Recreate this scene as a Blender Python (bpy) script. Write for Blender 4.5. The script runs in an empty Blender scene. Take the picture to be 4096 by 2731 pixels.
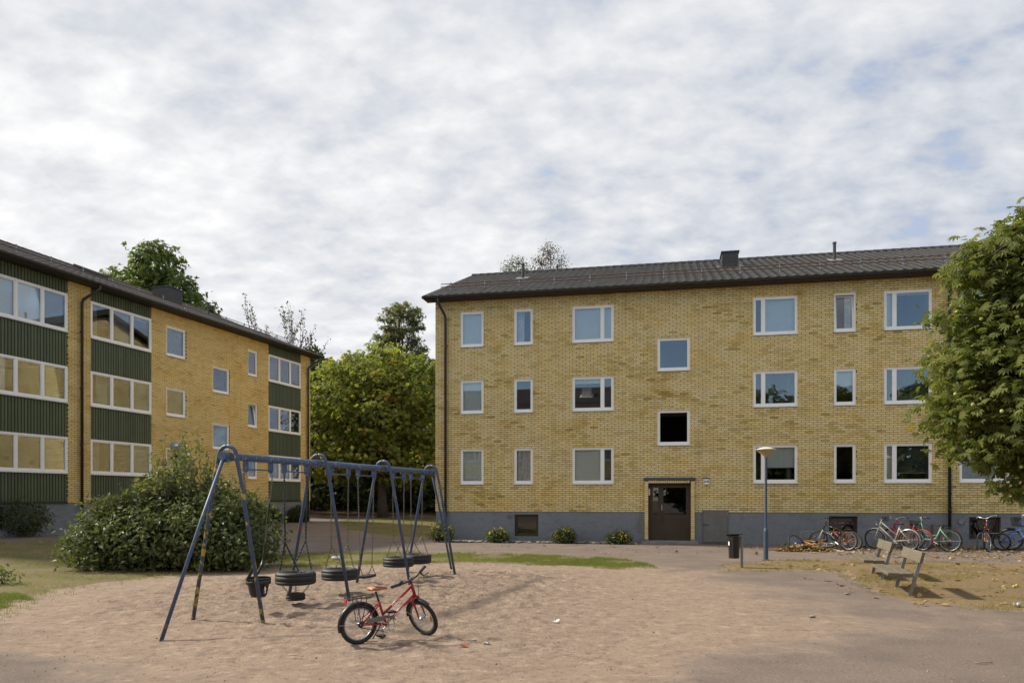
import bpy, math, random
import numpy as np
from mathutils import Vector, Matrix, noise
from mathutils.geometry import delaunay_2d_cdt

random.seed(7)
rng = np.random.default_rng(7)
R_ = math.radians
PI = math.pi
scene = bpy.context.scene
COL = scene.collection

# ------------------------------------------------------------------ camera, sky, sun, exposure
cam_d = bpy.data.cameras.new('camera')
cam_d.sensor_width = 36.0
cam_d.lens = 26.33
cam_d.shift_y = 0.1522
cam_d.clip_start = 0.1
cam_d.clip_end = 1500
cam = bpy.data.objects.new('camera', cam_d)
cam.location = (0, 0, 1.62)
cam.rotation_euler = (R_(90), 0, 0)
COL.objects.link(cam)
scene.camera = cam
CAM = np.array([0, 0, 1.62])

SUN_EL, SUN_TURN = 40.0, 18.0          # light travels to +X and a little towards the camera
SUN_STRENGTH, SUN_ANGLE = 3.7, 3.5
SKY_STRENGTH = 0.15
CLOUD = 0.715
vs = scene.view_settings
vs.view_transform = 'Standard'
vs.look = 'None'
vs.exposure = 0.66
vs.gamma = 1.0
vs.use_curve_mapping = False

ldir = Vector((math.cos(R_(SUN_TURN)) * math.cos(R_(SUN_EL)), -math.sin(R_(SUN_TURN)) * math.cos(R_(SUN_EL)), -math.sin(R_(SUN_EL))))
sun_d = bpy.data.lights.new('sun', 'SUN')
sun_d.energy = SUN_STRENGTH
sun_d.angle = R_(SUN_ANGLE)
sun_d.color = (1.0, 0.93, 0.80)
sun = bpy.data.objects.new('sun', sun_d)
sun.rotation_euler = ldir.to_track_quat('-Z', 'Y').to_euler()
COL.objects.link(sun)

world = bpy.data.worlds.new('World')
scene.world = world
world.use_nodes = True
wn, wl = world.node_tree.nodes, world.node_tree.links
wn.clear()


def wnode(t, **kw):
    n = wn.new(t)
    for k, v in kw.items():
        setattr(n, k, v)
    return n


def wmath(op, a, b=None, clamp=False):
    n = wnode('ShaderNodeMath', operation=op, use_clamp=clamp)
    for i, v in enumerate((a, b)):
        if v is None:
            continue
        if isinstance(v, (int, float)):
            n.inputs[i].default_value = v
        else:
            wl.new(v, n.inputs[i])
    return n.outputs[0]


def wramp(fac, stops, interp='LINEAR'):
    n = wnode('ShaderNodeValToRGB')
    n.color_ramp.interpolation = interp
    while len(n.color_ramp.elements) < len(stops):
        n.color_ramp.elements.new(0.5)
    for e, (p, c) in zip(n.color_ramp.elements, stops):
        e.position = p
        e.color = (*c, 1) if len(c) == 3 else c
    wl.new(fac, n.inputs[0])
    return n.outputs[0]


sky = wnode('ShaderNodeTexSky', sky_type='NISHITA', sun_disc=False)
sky.sun_elevation = R_(SUN_EL)
_to_sun = -ldir
sky.sun_rotation = math.atan2(_to_sun.x, _to_sun.y)
sky.air_density, sky.dust_density, sky.ozone_density = 1.0, 0.6, 1.6
tc = wnode('ShaderNodeTexCoord')
sep = wnode('ShaderNodeSeparateXYZ')
wl.new(tc.outputs['Generated'], sep.inputs[0])
zz = wmath('ADD', wmath('MAXIMUM', sep.outputs['Z'], 0.0), 0.32)
qx, qy = wmath('DIVIDE', sep.outputs['X'], zz), wmath('DIVIDE', sep.outputs['Y'], zz)
comb = wnode('ShaderNodeCombineXYZ')
wl.new(qx, comb.inputs[0])
wl.new(qy, comb.inputs[1])


def wnoise(scale, detail, rough, dist=0.0, off=(0, 0, 0), stretch=(1, 1, 1)):
    m = wnode('ShaderNodeMapping')
    m.inputs['Location'].default_value = off
    m.inputs['Scale'].default_value = stretch
    m.inputs['Rotation'].default_value = (0, 0, 0.5)
    wl.new(comb.outputs[0], m.inputs[0])
    n = wnode('ShaderNodeTexNoise')
    n.inputs['Scale'].default_value = scale
    n.inputs['Detail'].default_value = detail
    n.inputs['Roughness'].default_value = rough
    n.inputs['Distortion'].default_value = dist
    wl.new(m.outputs[0], n.inputs['Vector'])
    return n.outputs[0]


n_fine = wnoise(11.0, 7, 0.56, 0.10, (3.1, 1.7, 0), (1.0, 1.35, 1))
n_mid = wnoise(4.2, 4, 0.50, 0.1, (7.3, 2.2, 0), (1.0, 1.3, 1))
n_big = wnoise(1.0, 2, 0.5, 0.0, (0.4, 5.2, 0))
shade = wmath('ADD', wmath('ADD', wmath('MULTIPLY', n_fine, 0.38), wmath('MULTIPLY', n_mid, 0.36)), wmath('MULTIPLY', n_big, 0.26))
# the deck is brightest on the side of the sun and greyer away from it
sunny = wmath('MULTIPLY', wmath('MULTIPLY', sep.outputs['X'], -1.0), 0.17)
shade = wmath('ADD', shade, sunny)
ccol = wramp(shade, [(0.36, (0.44, 0.48, 0.57)), (0.45, (0.585, 0.615, 0.67)), (0.53, (0.71, 0.725, 0.75)), (0.67, (0.93, 0.925, 0.92))])
# small holes in the deck, and clear sky low over the south side
hole = wmath('ADD', wmath('MULTIPLY', n_fine, 0.6), wmath('MULTIPLY', n_mid, 0.4))
cover = wramp(wmath('ADD', hole, sunny), [(0.28, (0.65, 0.65, 0.65)), (0.38, (1, 1, 1))])
low = wmath('DIVIDE', sep.outputs['Z'], wmath('MAXIMUM', wmath('MULTIPLY', sep.outputs['Y'], -1.0), 0.02))
low = wmath('ADD', low, wmath('MULTIPLY', wmath('SUBTRACT', n_mid, 0.5), 0.12))
clear = wramp(low, [(0.27, (1, 1, 1)), (0.36, (0, 0, 0))])
clear = wmath('MULTIPLY', clear, wramp(wmath('MULTIPLY', sep.outputs['Y'], -1.0), [(0.1, (0, 0, 0)), (0.4, (1, 1, 1))]))
cover = wmath('MULTIPLY', cover, wmath('SUBTRACT', 1.0, clear))
bg1 = wnode('ShaderNodeBackground')
bg1.inputs['Strength'].default_value = SKY_STRENGTH
wl.new(sky.outputs[0], bg1.inputs[0])
bg2 = wnode('ShaderNodeBackground')
bg2.inputs['Strength'].default_value = CLOUD
wl.new(ccol, bg2.inputs[0])
wmix = wnode('ShaderNodeMixShader')
wl.new(cover, wmix.inputs[0])
wl.new(bg1.outputs[0], wmix.inputs[1])
wl.new(bg2.outputs[0], wmix.inputs[2])
wout = wnode('ShaderNodeOutputWorld')
wl.new(wmix.outputs[0], wout.inputs[0])


# ------------------------------------------------------------------ helpers: meshes
def to_mesh(name, V, F, rnd=None, smooth=False, mats=()):
    """F: list of (M,3)/(M,4) arrays or list of index lists."""
    me = bpy.data.meshes.new(name)
    V = np.asarray(V, dtype=np.float32).reshape(-1, 3)
    loops, starts, tot = [], [], 0
    for f in F:
        a = np.asarray(f, dtype=np.int32)
        if a.ndim == 1:
            a = a[None, :]
        if a.size == 0:
            continue
        k = a.shape[1]
        loops.append(a.ravel())
        starts.append(tot + np.arange(a.shape[0], dtype=np.int32) * k)
        tot += a.size
    loops = np.concatenate(loops)
    starts = np.concatenate(starts)
    me.vertices.add(len(V))
    me.vertices.foreach_set('co', V.ravel())
    me.loops.add(len(loops))
    me.loops.foreach_set('vertex_index', loops)
    me.polygons.add(len(starts))
    me.polygons.foreach_set('loop_start', starts)
    me.polygons.foreach_set('use_smooth', np.full(len(starts), bool(smooth)))
    me.update(calc_edges=True)
    if rnd is not None:
        at = me.attributes.new('rnd', 'FLOAT', 'FACE')
        at.data.foreach_set('value', np.asarray(rnd, dtype=np.float32))
    for m in mats:
        me.materials.append(m)
    return me


class MB:
    """collects shapes that end up as ONE mesh object"""

    def __init__(self):
        self.v, self.f, self.r, self.n = [], [], [], 0

    def add(self, V, F, rnd=0.5, M=None):
        V = np.asarray(V, dtype=np.float64).reshape(-1, 3)
        if M is not None:
            M = np.asarray(M)
            V = V @ M[:3, :3].T + M[:3, 3]
        self.v.append(V)
        for f in F:
            a = np.asarray(f, dtype=np.int64)
            if a.ndim == 1:
                a = a[None, :]
            self.f.append(a + self.n)
            self.r.append(np.full(len(a), rnd) if np.isscalar(rnd) else np.asarray(rnd))
        self.n += len(V)
        return self

    def box(self, lo, hi, M=None, rnd=0.5):
        x0, y0, z0 = lo
        x1, y1, z1 = hi
        V = [(x0, y0, z0), (x1, y0, z0), (x1, y1, z0), (x0, y1, z0), (x0, y0, z1), (x1, y0, z1), (x1, y1, z1), (x0, y1, z1)]
        return self.add(V, [np.array([(0, 3, 2, 1), (4, 5, 6, 7), (0, 1, 5, 4), (1, 2, 6, 5), (2, 3, 7, 6), (3, 0, 4, 7)])], rnd, M)

    def cbox(self, c, s, M=None, rnd=0.5):
        c, s = np.array(c), np.array(s) / 2
        return self.box(c - s, c + s, M, rnd)

    def beam(self, p, q, w, h, up=(0, 0, 1), rnd=0.5):
        p, q = Vector(p), Vector(q)
        d = (q - p)
        L = d.length
        d.normalize()
        u = Vector(up)
        s = d.cross(u)
        if s.length < 1e-5:
            s = d.cross(Vector((0, 1, 0)))
        s.normalize()
        u = s.cross(d)
        M = np.array([[d.x, s.x, u.x, p.x], [d.y, s.y, u.y, p.y], [d.z, s.z, u.z, p.z], [0, 0, 0, 1]])
        return self.box((0, -w / 2, -h / 2), (L, w / 2, h / 2), M, rnd)

    def tube(self, pts, r, n=8, caps=True, rnd=0.5, M=None):
        P = [Vector(p) for p in pts]
        k = len(P)
        rs = [r] * k if np.isscalar(r) else list(r)
        t0 = (P[1] - P[0]).normalized()
        a = t0.orthogonal().normalized()
        V = []
        for i in range(k):
            if i == 0:
                t = (P[1] - P[0])
            elif i == k - 1:
                t = (P[-1] - P[-2])
            else:
                t = (P[i + 1] - P[i]).normalized() + (P[i] - P[i - 1]).normalized()
            t.normalize()
            a = (a - t * a.dot(t)).normalized()
            b = t.cross(a)
            for j in range(n):
                th = 2 * PI * j / n
                V.append(P[i] + (a * math.cos(th) + b * math.sin(th)) * rs[i])
        Q = []
        for i in range(k - 1):
            for j in range(n):
                Q.append((i * n + j, i * n + (j + 1) % n, (i + 1) * n + (j + 1) % n, (i + 1) * n + j))
        F = [np.array(Q)]
        if caps:
            F += [list(range(n))[::-1], [(k - 1) * n + j for j in range(n)]]
        return self.add(np.array([tuple(v) for v in V]), F, rnd, M)

    def lathe(self, prof, n=16, M=None, closed=False, rnd=0.5):
        k = len(prof)
        V = []
        for r, z in prof:
            for j in range(n):
                th = 2 * PI * j / n
                V.append((r * math.cos(th), r * math.sin(th), z))
        Q = []
        for i in range(k if closed else k - 1):
            i2 = (i + 1) % k
            for j in range(n):
                Q.append((i * n + j, i * n + (j + 1) % n, i2 * n + (j + 1) % n, i2 * n + j))
        F = [np.array(Q)]
        if not closed:
            if prof[0][0] > 1e-6:
                F.append(list(range(n))[::-1])
            if prof[-1][0] > 1e-6:
                F.append([(k - 1) * n + j for j in range(n)])
        return self.add(V, F, rnd, M)

    def ring(self, R, r, nu=28, nv=8, M=None, arc=(0, 2 * PI), rnd=0.5):
        full = abs(arc[1] - arc[0] - 2 * PI) < 1e-6
        if full:
            prof = [(R + r * math.cos(2 * PI * j / nv), r * math.sin(2 * PI * j / nv)) for j in range(nv)]
            return self.lathe(prof, nu, M, closed=True, rnd=rnd)
        pts = [(R * math.cos(arc[0] + (arc[1] - arc[0]) * i / nu), R * math.sin(arc[0] + (arc[1] - arc[0]) * i / nu), 0) for i in range(nu + 1)]
        return self.tube(pts, r, nv, rnd=rnd, M=M)

    def mesh(self, name, mats=(), smooth=False):
        return to_mesh(name, np.concatenate(self.v), self.f, np.concatenate(self.r), smooth, mats)


def link(name, data, parent=None, matrix=None):
    o = bpy.data.objects.new(name, data)
    COL.objects.link(o)
    if parent is not None:
        o.parent = parent
    if matrix is not None:
        o.matrix_local = matrix
    return o


def build(name, mb, mat, parent=None, smooth=False, matrix=None, kind=None, label=None):
    o = link(name, mb.mesh(name, (mat,), smooth), parent, matrix)
    if kind:
        o['kind'] = kind
    if label:
        o['label'] = label
    return o


def tag(o, label, cat, group=None, kind=None):
    o['label'] = label
    o['category'] = cat
    if group:
        o['group'] = group
    if kind:
        o['kind'] = kind
    return o


def thing(name, label, cat, loc=(0, 0, 0), rotz=0.0, group=None, rot=None):
    o = link(name, None)
    o.location = loc
    o.rotation_euler = rot if rot is not None else (0, 0, rotz)
    o.empty_display_size = 0.2
    return tag(o, label, cat, group)


def structure(o):
    o['kind'] = 'structure'
    return o


def fit(mb, scale):
    return mb


def Tm(x=0, y=0, z=0):
    return Matrix.Translation((x, y, z))


def Rz(a):
    return Matrix.Rotation(a, 4, 'Z')


def Rx(a):
    return Matrix.Rotation(a, 4, 'X')


def Ry(a):
    return Matrix.Rotation(a, 4, 'Y')


def weighted_normals(o, angle=40):
    me = o.data
    me.polygons.foreach_set('use_smooth', np.ones(len(me.polygons), dtype=bool))
    me.set_sharp_from_angle(angle=R_(angle))


# ------------------------------------------------------------------ helpers: materials
class NT:
    def __init__(self, name):
        self.m = bpy.data.materials.new(name)
        self.m.use_nodes = True
        self.t = self.m.node_tree
        self.t.nodes.clear()
        self.out = self.t.nodes.new('ShaderNodeOutputMaterial')

    def n(self, t, **kw):
        x = self.t.nodes.new(t)
        for k, v in kw.items():
            setattr(x, k, v)
        return x

    def put(self, sock, v):
        if isinstance(v, (int, float)):
            sock.default_value = v
        elif isinstance(v, (tuple, list)):
            sock.default_value = (*v, 1) if len(v) == 3 and sock.type == 'RGBA' else v
        else:
            self.t.links.new(v, sock)

    def pos(self):
        return self.n('ShaderNodeNewGeometry').outputs['Position']

    def obj(self):
        return self.n('ShaderNodeTexCoord').outputs['Object']

    def noise(self, vec, scale, detail=4, rough=0.55, stretch=None, dist=0.0):
        if stretch is not None:
            mp = self.n('ShaderNodeMapping')
            mp.inputs['Scale'].default_value = stretch
            self.put(mp.inputs[0], vec)
            vec = mp.outputs[0]
        x = self.n('ShaderNodeTexNoise')
        self.put(x.inputs['Vector'], vec)
        x.inputs['Scale'].default_value = scale
        x.inputs['Detail'].default_value = detail
        x.inputs['Roughness'].default_value = rough
        x.inputs['Distortion'].default_value = dist
        return x.outputs[0]

    def attr(self, name):
        return self.n('ShaderNodeAttribute', attribute_name=name).outputs['Fac']

    def ramp(self, fac, stops, interp='LINEAR'):
        x = self.n('ShaderNodeValToRGB')
        x.color_ramp.interpolation = interp
        while len(x.color_ramp.elements) < len(stops):
            x.color_ramp.elements.new(0.5)
        for e, (p, c) in zip(x.color_ramp.elements, stops):
            e.position = p
            e.color = (c, c, c, 1) if isinstance(c, (int, float)) else (*c, 1)
        self.put(x.inputs[0], fac)
        return x.outputs[0]

    def mix(self, fac, a, b, blend='MIX'):
        x = self.n('ShaderNodeMix', data_type='RGBA', blend_type=blend)
        self.put(x.inputs[0], fac)
        self.put(x.inputs[6], a)
        self.put(x.inputs[7], b)
        return x.outputs[2]

    def math(self, op, a, b=0.0, clamp=False):
        x = self.n('ShaderNodeMath', operation=op, use_clamp=clamp)
        self.put(x.inputs[0], a)
        self.put(x.inputs[1], b)
        return x.outputs[0]

    def bump(self, h, strength, dist=0.02):
        x = self.n('ShaderNodeBump')
        x.inputs['Strength'].default_value = strength
        x.inputs['Distance'].default_value = dist
        self.put(x.inputs['Height'], h)
        return x.outputs[0]

    def bsdf(self, col, rough=0.7, metal=0.0, normal=None, spec=0.5, sheen=None):
        b = self.n('ShaderNodeBsdfPrincipled')
        self.put(b.inputs['Base Color'], col)
        self.put(b.inputs['Roughness'], rough)
        self.put(b.inputs['Metallic'], metal)
        b.inputs['Specular IOR Level'].default_value = spec
        if normal is not None:
            self.put(b.inputs['Normal'], normal)
        return b.outputs[0]

    def done(self, sh):
        self.t.links.new(sh, self.out.inputs[0])
        return self.m


def plain(name, c1, c2=None, scale=8, rough=0.6, metal=0.0, bump=0.0, bscale=None, spec=0.5, wear=None, wscale=14, wamt=0.62):
    """two-tone noise paint; wear = colour of chips"""
    t = NT(name)
    p = t.pos()
    c2 = c2 or tuple(x * 0.8 for x in c1)
    n1 = t.noise(p, scale, 5, 0.6)
    col = t.mix(t.ramp(n1, [(0.35, 0.0), (0.65, 1.0)]), c1, c2)
    if wear is not None:
        nw = t.noise(p, wscale, 6, 0.65)
        col = t.mix(t.ramp(nw, [(wamt, 0.0), (wamt + 0.02, 1.0)]), col, wear)
    nr = None
    if bump:
        nr = t.bump(t.noise(p, bscale or scale * 3, 6, 0.6), bump, 0.01)
    return t.done(t.bsdf(col, rough, metal, nr, spec))


def brick_mat(name, stops, dirt=0.35):
    t = NT(name)
    p = t.pos()
    r = t.attr('rnd')
    big = t.noise(p, 0.7, 5, 0.6, (1, 1, 2.4))
    r2 = t.math('ADD', r, t.math('MULTIPLY', t.math('SUBTRACT', big, 0.5), 1.25))
    col = t.ramp(r2, stops)
    warm = t.noise(p, 0.9, 4, 0.6, (1, 1, 2.0))
    col = t.mix(t.ramp(warm, [(0.52, 0.0), (0.66, 0.8)]), col, (1.0, 0.90, 0.72), 'MULTIPLY')
    fine = t.noise(p, 60, 4, 0.7)
    col = t.mix(0.35, col, t.ramp(fine, [(0.3, (0.72, 0.70, 0.66)), (0.7, (1.05, 1.05, 1.05))]), 'MULTIPLY')
    grime = t.noise(p, 1.1, 5, 0.6, (1.6, 1.6, 0.6))
    col = t.mix(t.ramp(grime, [(0.5, 0.0), (0.75, dirt)]), col, (0.62, 0.58, 0.50), 'MULTIPLY')
    streak = t.noise(p, 1.0, 5, 0.65, (5, 5, 0.35))
    col = t.mix(t.ramp(streak, [(0.52, 0.0), (0.72, 0.30)]), col, (0.55, 0.52, 0.46), 'MULTIPLY')
    return t.done(t.bsdf(col, 0.85, 0, t.bump(fine, 0.35, 0.004), 0.25))


BRICK_STOPS = [(0.0, (0.40, 0.28, 0.095)), (0.2, (0.60, 0.45, 0.165)), (0.45, (0.76, 0.59, 0.265)), (0.68, (0.80, 0.655, 0.35)), (0.84, (0.78, 0.565, 0.25)), (1.0, (0.52, 0.42, 0.175))]
BRICK_STOPS_L = [(0.0, (0.56, 0.37, 0.13)), (0.25, (0.71, 0.50, 0.19)), (0.55, (0.79, 0.59, 0.245)), (0.8, (0.83, 0.65, 0.30)), (1.0, (0.68, 0.46, 0.17))]
m_brick = brick_mat('yellow brick', BRICK_STOPS)
m_brick_l = brick_mat('ochre brick', BRICK_STOPS_L, 0.2)
m_mortar = plain('brown mortar', (0.150, 0.116, 0.088), (0.110, 0.086, 0.066), 20, 0.95, bump=0.3)
m_white = plain('white window paint', (0.88, 0.855, 0.82), (0.84, 0.815, 0.78), 6, 0.45)
m_sill = plain('white sheet metal sill', (0.74, 0.73, 0.70), (0.60, 0.58, 0.55), 9, 0.4)
m_dark = plain('black sheet metal', (0.022, 0.021, 0.022), (0.035, 0.032, 0.03), 5, 0.45)
m_hood = plain('blue grey hood metal', (0.075, 0.085, 0.098), (0.055, 0.062, 0.072), 5, 0.45)
m_fascia = plain('dark brown board', (0.035, 0.028, 0.024), (0.022, 0.018, 0.016), 4, 0.7)
m_brown = plain('dark brown door paint', (0.060, 0.037, 0.022), (0.046, 0.029, 0.018), 3, 0.4)
m_room = plain('dim room plaster', (0.20, 0.19, 0.17), (0.17, 0.16, 0.145), 2, 0.9)
m_blind = plain('white blind', (0.90, 0.90, 0.89), (0.86, 0.86, 0.84), 3, 0.6)
m_slat = plain('grey slat blind', (0.46, 0.47, 0.45), (0.40, 0.41, 0.39), 3, 0.6)
m_cream = plain('cream roller blind', (0.82, 0.80, 0.74), (0.76, 0.74, 0.68), 3, 0.8)
m_curt = plain('pale curtain', (0.72, 0.70, 0.71), (0.52, 0.51, 0.53), 9, 0.9)
m_red_curt = plain('rust curtain', (0.30, 0.08, 0.05), (0.16, 0.05, 0.04), 7, 0.9)
m_steel = plain('galvanised steel', (0.32, 0.33, 0.34), (0.24, 0.25, 0.26), 14, 0.45, 0.6)
m_rust = plain('rusty rail', (0.13, 0.065, 0.04), (0.08, 0.045, 0.035), 10, 0.8)
m_hatch = plain('grey painted steel', (0.165, 0.16, 0.148), (0.13, 0.127, 0.12), 3.5, 0.55, wear=(0.34, 0.36, 0.37), wscale=11, wamt=0.68)
m_stone = plain('grey stone', (0.30, 0.27, 0.235), (0.20, 0.18, 0.16), 6, 0.9, bump=0.4)


def stucco():
    t = NT('grey stucco')
    p = t.pos()
    n1 = t.noise(p, 1.2, 4, 0.6)
    n2 = t.noise(p, 26, 3, 0.6, None, 1.2)
    col = t.mix(n1, (0.215, 0.230, 0.252), (0.265, 0.278, 0.295))
    col = t.mix(0.5, col, t.ramp(n2, [(0.3, (0.55, 0.55, 0.56)), (0.7, (1.15, 1.15, 1.15))]), 'MULTIPLY')
    n3 = t.noise(p, 2.6, 6, 0.7, (1, 1, 2.5))
    col = t.mix(t.ramp(n3, [(0.5, 0.0), (0.72, 0.45)]), col, (0.115, 0.118, 0.120))
    return t.done(t.bsdf(col, 0.9, 0, t.bump(n2, 1.0, 0.03), 0.2))


m_stucco = stucco()


def glass(name='window glass', base=0.05):
    t = NT(name)
    tr = t.n('ShaderNodeBsdfTransparent')
    tr.inputs[0].default_value = (0.90, 0.93, 0.93, 1)
    gl = t.n('ShaderNodeBsdfGlossy')
    gl.inputs['Roughness'].default_value = 0.006
    gl.inputs['Color'].default_value = (0.95, 0.97, 1.0, 1)
    fr = t.n('ShaderNodeFresnel')
    fr.inputs['IOR'].default_value = 1.5
    f = t.math('ADD', t.math('MULTIPLY', fr.outputs[0], 0.9), base, True)
    mx = t.n('ShaderNodeMixShader')
    t.put(mx.inputs[0], f)
    t.put(mx.inputs[1], tr.outputs[0])
    t.put(mx.inputs[2], gl.outputs[0])
    return t.done(mx.outputs[0])


m_glass = glass()
m_door_glass = glass('dim door glass', 0.02)
m_glass_dull = glass('dull window glass', 0.01)


def tile_mat(name, a, b):
    t = NT(name)
    p = t.pos()
    r = t.attr('rnd')
    col = t.mix(r, a, b)
    n = t.noise(p, 5, 6, 0.65)
    col = t.mix(t.ramp(n, [(0.45, 0.0), (0.7, 0.55)]), col, (0.145, 0.125, 0.105))
    n2 = t.noise(p, 50, 3, 0.6)
    return t.done(t.bsdf(col, 0.75, 0, t.bump(n2, 0.3, 0.005), 0.4))


m_tile = tile_mat('dark concrete tile', (0.080, 0.073, 0.069), (0.118, 0.107, 0.099))
m_tile_l = tile_mat('brown concrete tile', (0.135, 0.112, 0.100), (0.195, 0.165, 0.146))


def green_slat():
    t = NT('green sheet cladding')
    p = t.pos()
    r = t.attr('rnd')
    col = t.mix(r, (0.072, 0.092, 0.050), (0.092, 0.114, 0.062))
    n = t.noise(p, 3, 4, 0.6)
    col = t.mix(0.35, col, t.ramp(n, [(0.3, (0.7, 0.7, 0.7)), (0.7, (1.1, 1.1, 1.1))]), 'MULTIPLY')
    return t.done(t.bsdf(col, 0.5, 0, None, 0.4))


m_green = green_slat()
m_green_dark = plain('green cladding base', (0.018, 0.030, 0.014), None, 4, 0.7)


def leaf_mat(name, stops, rough=0.5, trans=0.35, tint=(1.25, 1.3, 0.6), spec=0.4, nscale=0.8, namt=0.5):
    t = NT(name)
    r = t.attr('rnd')
    big = t.noise(t.pos(), nscale, 3, 0.5)
    r2 = t.math('ADD', r, t.math('MULTIPLY', t.math('SUBTRACT', big, 0.5), namt))
    col = t.ramp(r2, stops)
    b = t.bsdf(col, rough, 0, None, spec)
    tl = t.n('ShaderNodeBsdfTranslucent')
    t.put(tl.inputs[0], t.mix(1.0, col, tint, 'MULTIPLY'))
    mx = t.n('ShaderNodeMixShader')
    mx.inputs[0].default_value = trans
    t.put(mx.inputs[1], b)
    t.put(mx.inputs[2], tl.outputs[0])
    return t.done(mx.outputs[0])


m_leaf_chestnut = leaf_mat('chestnut leaf', [(0.0, (0.084, 0.112, 0.032)), (0.45, (0.148, 0.176, 0.045)), (0.75, (0.224, 0.236, 0.061)), (0.93, (0.272, 0.232, 0.068)), (1.0, (0.272, 0.160, 0.064))], 0.6, 0.45, (1.2, 1.25, 0.7), 0.22, nscale=0.9, namt=0.4)
m_leaf_maple = leaf_mat('yellowing leaf', [(0.0, (0.156, 0.179, 0.051)), (0.42, (0.230, 0.262, 0.066)), (0.70, (0.350, 0.368, 0.083)), (0.86, (0.423, 0.313, 0.078)), (1.0, (0.423, 0.212, 0.064))], 0.6, 0.55, nscale=0.35, namt=0.5)
m_leaf_bush = leaf_mat('dark shrub leaf', [(0.0, (0.068, 0.093, 0.038)), (0.5, (0.118, 0.144, 0.055)), (0.85, (0.198, 0.209, 0.080)), (1.0, (0.243, 0.198, 0.076))], 0.5, 0.4, spec=0.35)
m_leaf_oak = leaf_mat('deep green leaf', [(0.0, (0.075, 0.115, 0.030)), (0.5, (0.130, 0.180, 0.044)), (1.0, (0.20, 0.240, 0.06))], 0.5, 0.4, nscale=0.3)
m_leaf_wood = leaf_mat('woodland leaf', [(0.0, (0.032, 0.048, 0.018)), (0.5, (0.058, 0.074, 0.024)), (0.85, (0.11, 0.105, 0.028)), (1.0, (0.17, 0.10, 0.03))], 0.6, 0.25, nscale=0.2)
m_leaf_pine = leaf_mat('pine needle', [(0.0, (0.105, 0.130, 0.070)), (0.55, (0.175, 0.190, 0.095)), (1.0, (0.30, 0.19, 0.09))], 0.6, 0.45, nscale=0.4)
m_leaf_birch = leaf_mat('withered leaf', [(0.0, (0.075, 0.060, 0.035)), (0.6, (0.14, 0.10, 0.05)), (1.0, (0.10, 0.11, 0.04))], 0.7, 0.3)
m_leaf_flower = leaf_mat('low shrub leaf', [(0.0, (0.045, 0.068, 0.020)), (0.5, (0.085, 0.110, 0.032)), (1.0, (0.14, 0.15, 0.045))], 0.5, 0.3)
m_yellow_flower = leaf_mat('yellow petal', [(0.0, (0.55, 0.42, 0.02)), (1.0, (0.70, 0.58, 0.04))], 0.6, 0.3)
m_grass = leaf_mat('grass blade', [(0.0, (0.130, 0.175, 0.040)), (0.35, (0.185, 0.215, 0.052)), (0.6, (0.26, 0.22, 0.085)), (1.0, (0.34, 0.26, 0.13))], 0.7, 0.4, nscale=0.7, namt=0.9)
m_fallen = leaf_mat('fallen leaf', [(0.0, (0.13, 0.075, 0.032)), (0.5, (0.26, 0.165, 0.070)), (0.8, (0.40, 0.29, 0.13)), (1.0, (0.48, 0.40, 0.20))], 0.8, 0.15)
m_bark = plain('grey bark', (0.105, 0.085, 0.065), (0.055, 0.045, 0.036), 6, 0.9, bump=0.8, bscale=14)
m_bark_red = plain('pine bark', (0.145, 0.080, 0.050), (0.07, 0.045, 0.03), 5, 0.9, bump=0.7, bscale=12)
m_twig = plain('grey twig', (0.125, 0.11, 0.10), (0.09, 0.075, 0.07), 6, 0.9)

m_swing = plain('worn blue paint', (0.034, 0.080, 0.190), (0.060, 0.085, 0.135), 7, 0.5, wear=(0.15, 0.115, 0.10), wscale=9, wamt=0.57)
m_swing_bar = plain('scuffed blue paint', (0.040, 0.105, 0.240), (0.085, 0.105, 0.145), 9, 0.5, wear=(0.34, 0.29, 0.27), wscale=18, wamt=0.60)
m_swing_yellow = plain('blue paint chipped to yellow', (0.034, 0.074, 0.165), (0.070, 0.085, 0.115), 7, 0.5, wear=(0.46, 0.34, 0.05), wscale=9, wamt=0.585)
m_swing_red = plain('blue paint chipped to red', (0.038, 0.074, 0.155), (0.070, 0.085, 0.120), 7, 0.5, wear=(0.17, 0.05, 0.05), wscale=6, wamt=0.60)
m_rubber = plain('black rubber', (0.011, 0.011, 0.011), (0.020, 0.0195, 0.0185), 14, 0.6, bump=0.15)
m_plastic = plain('black plastic', (0.010, 0.0095, 0.0095), (0.016, 0.015, 0.015), 8, 0.38)
m_chain = plain('chain steel', (0.20, 0.185, 0.16), (0.11, 0.10, 0.09), 30, 0.45, 0.6)
m_rope = plain('dark blue rope', (0.018, 0.034, 0.045), (0.012, 0.018, 0.022), 30, 0.7)
m_chrome = plain('bright metal', (0.60, 0.60, 0.59), (0.44, 0.44, 0.43), 20, 0.3, 0.85)
m_rim = plain('dull alloy rim', (0.36, 0.36, 0.35), (0.26, 0.26, 0.255), 20, 0.4, 0.7)
m_redpaint = plain('crimson bike paint', (0.36, 0.022, 0.032), (0.25, 0.020, 0.030), 9, 0.35)
m_saddle = plain('tan saddle', (0.50, 0.17, 0.055), (0.42, 0.14, 0.05), 12, 0.5)
m_print = plain('white print', (0.72, 0.70, 0.66), None, 5, 0.5)
m_reflector = plain('amber reflector', (0.60, 0.24, 0.02), (0.50, 0.2, 0.02), 8, 0.3)
m_redreflector = plain('red reflector', (0.50, 0.03, 0.02), None, 8, 0.3)
m_lampblue = plain('lamp post paint', (0.038, 0.070, 0.125), (0.056, 0.085, 0.130), 6, 0.5, wear=(0.42, 0.36, 0.14), wscale=15, wamt=0.74)
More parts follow.
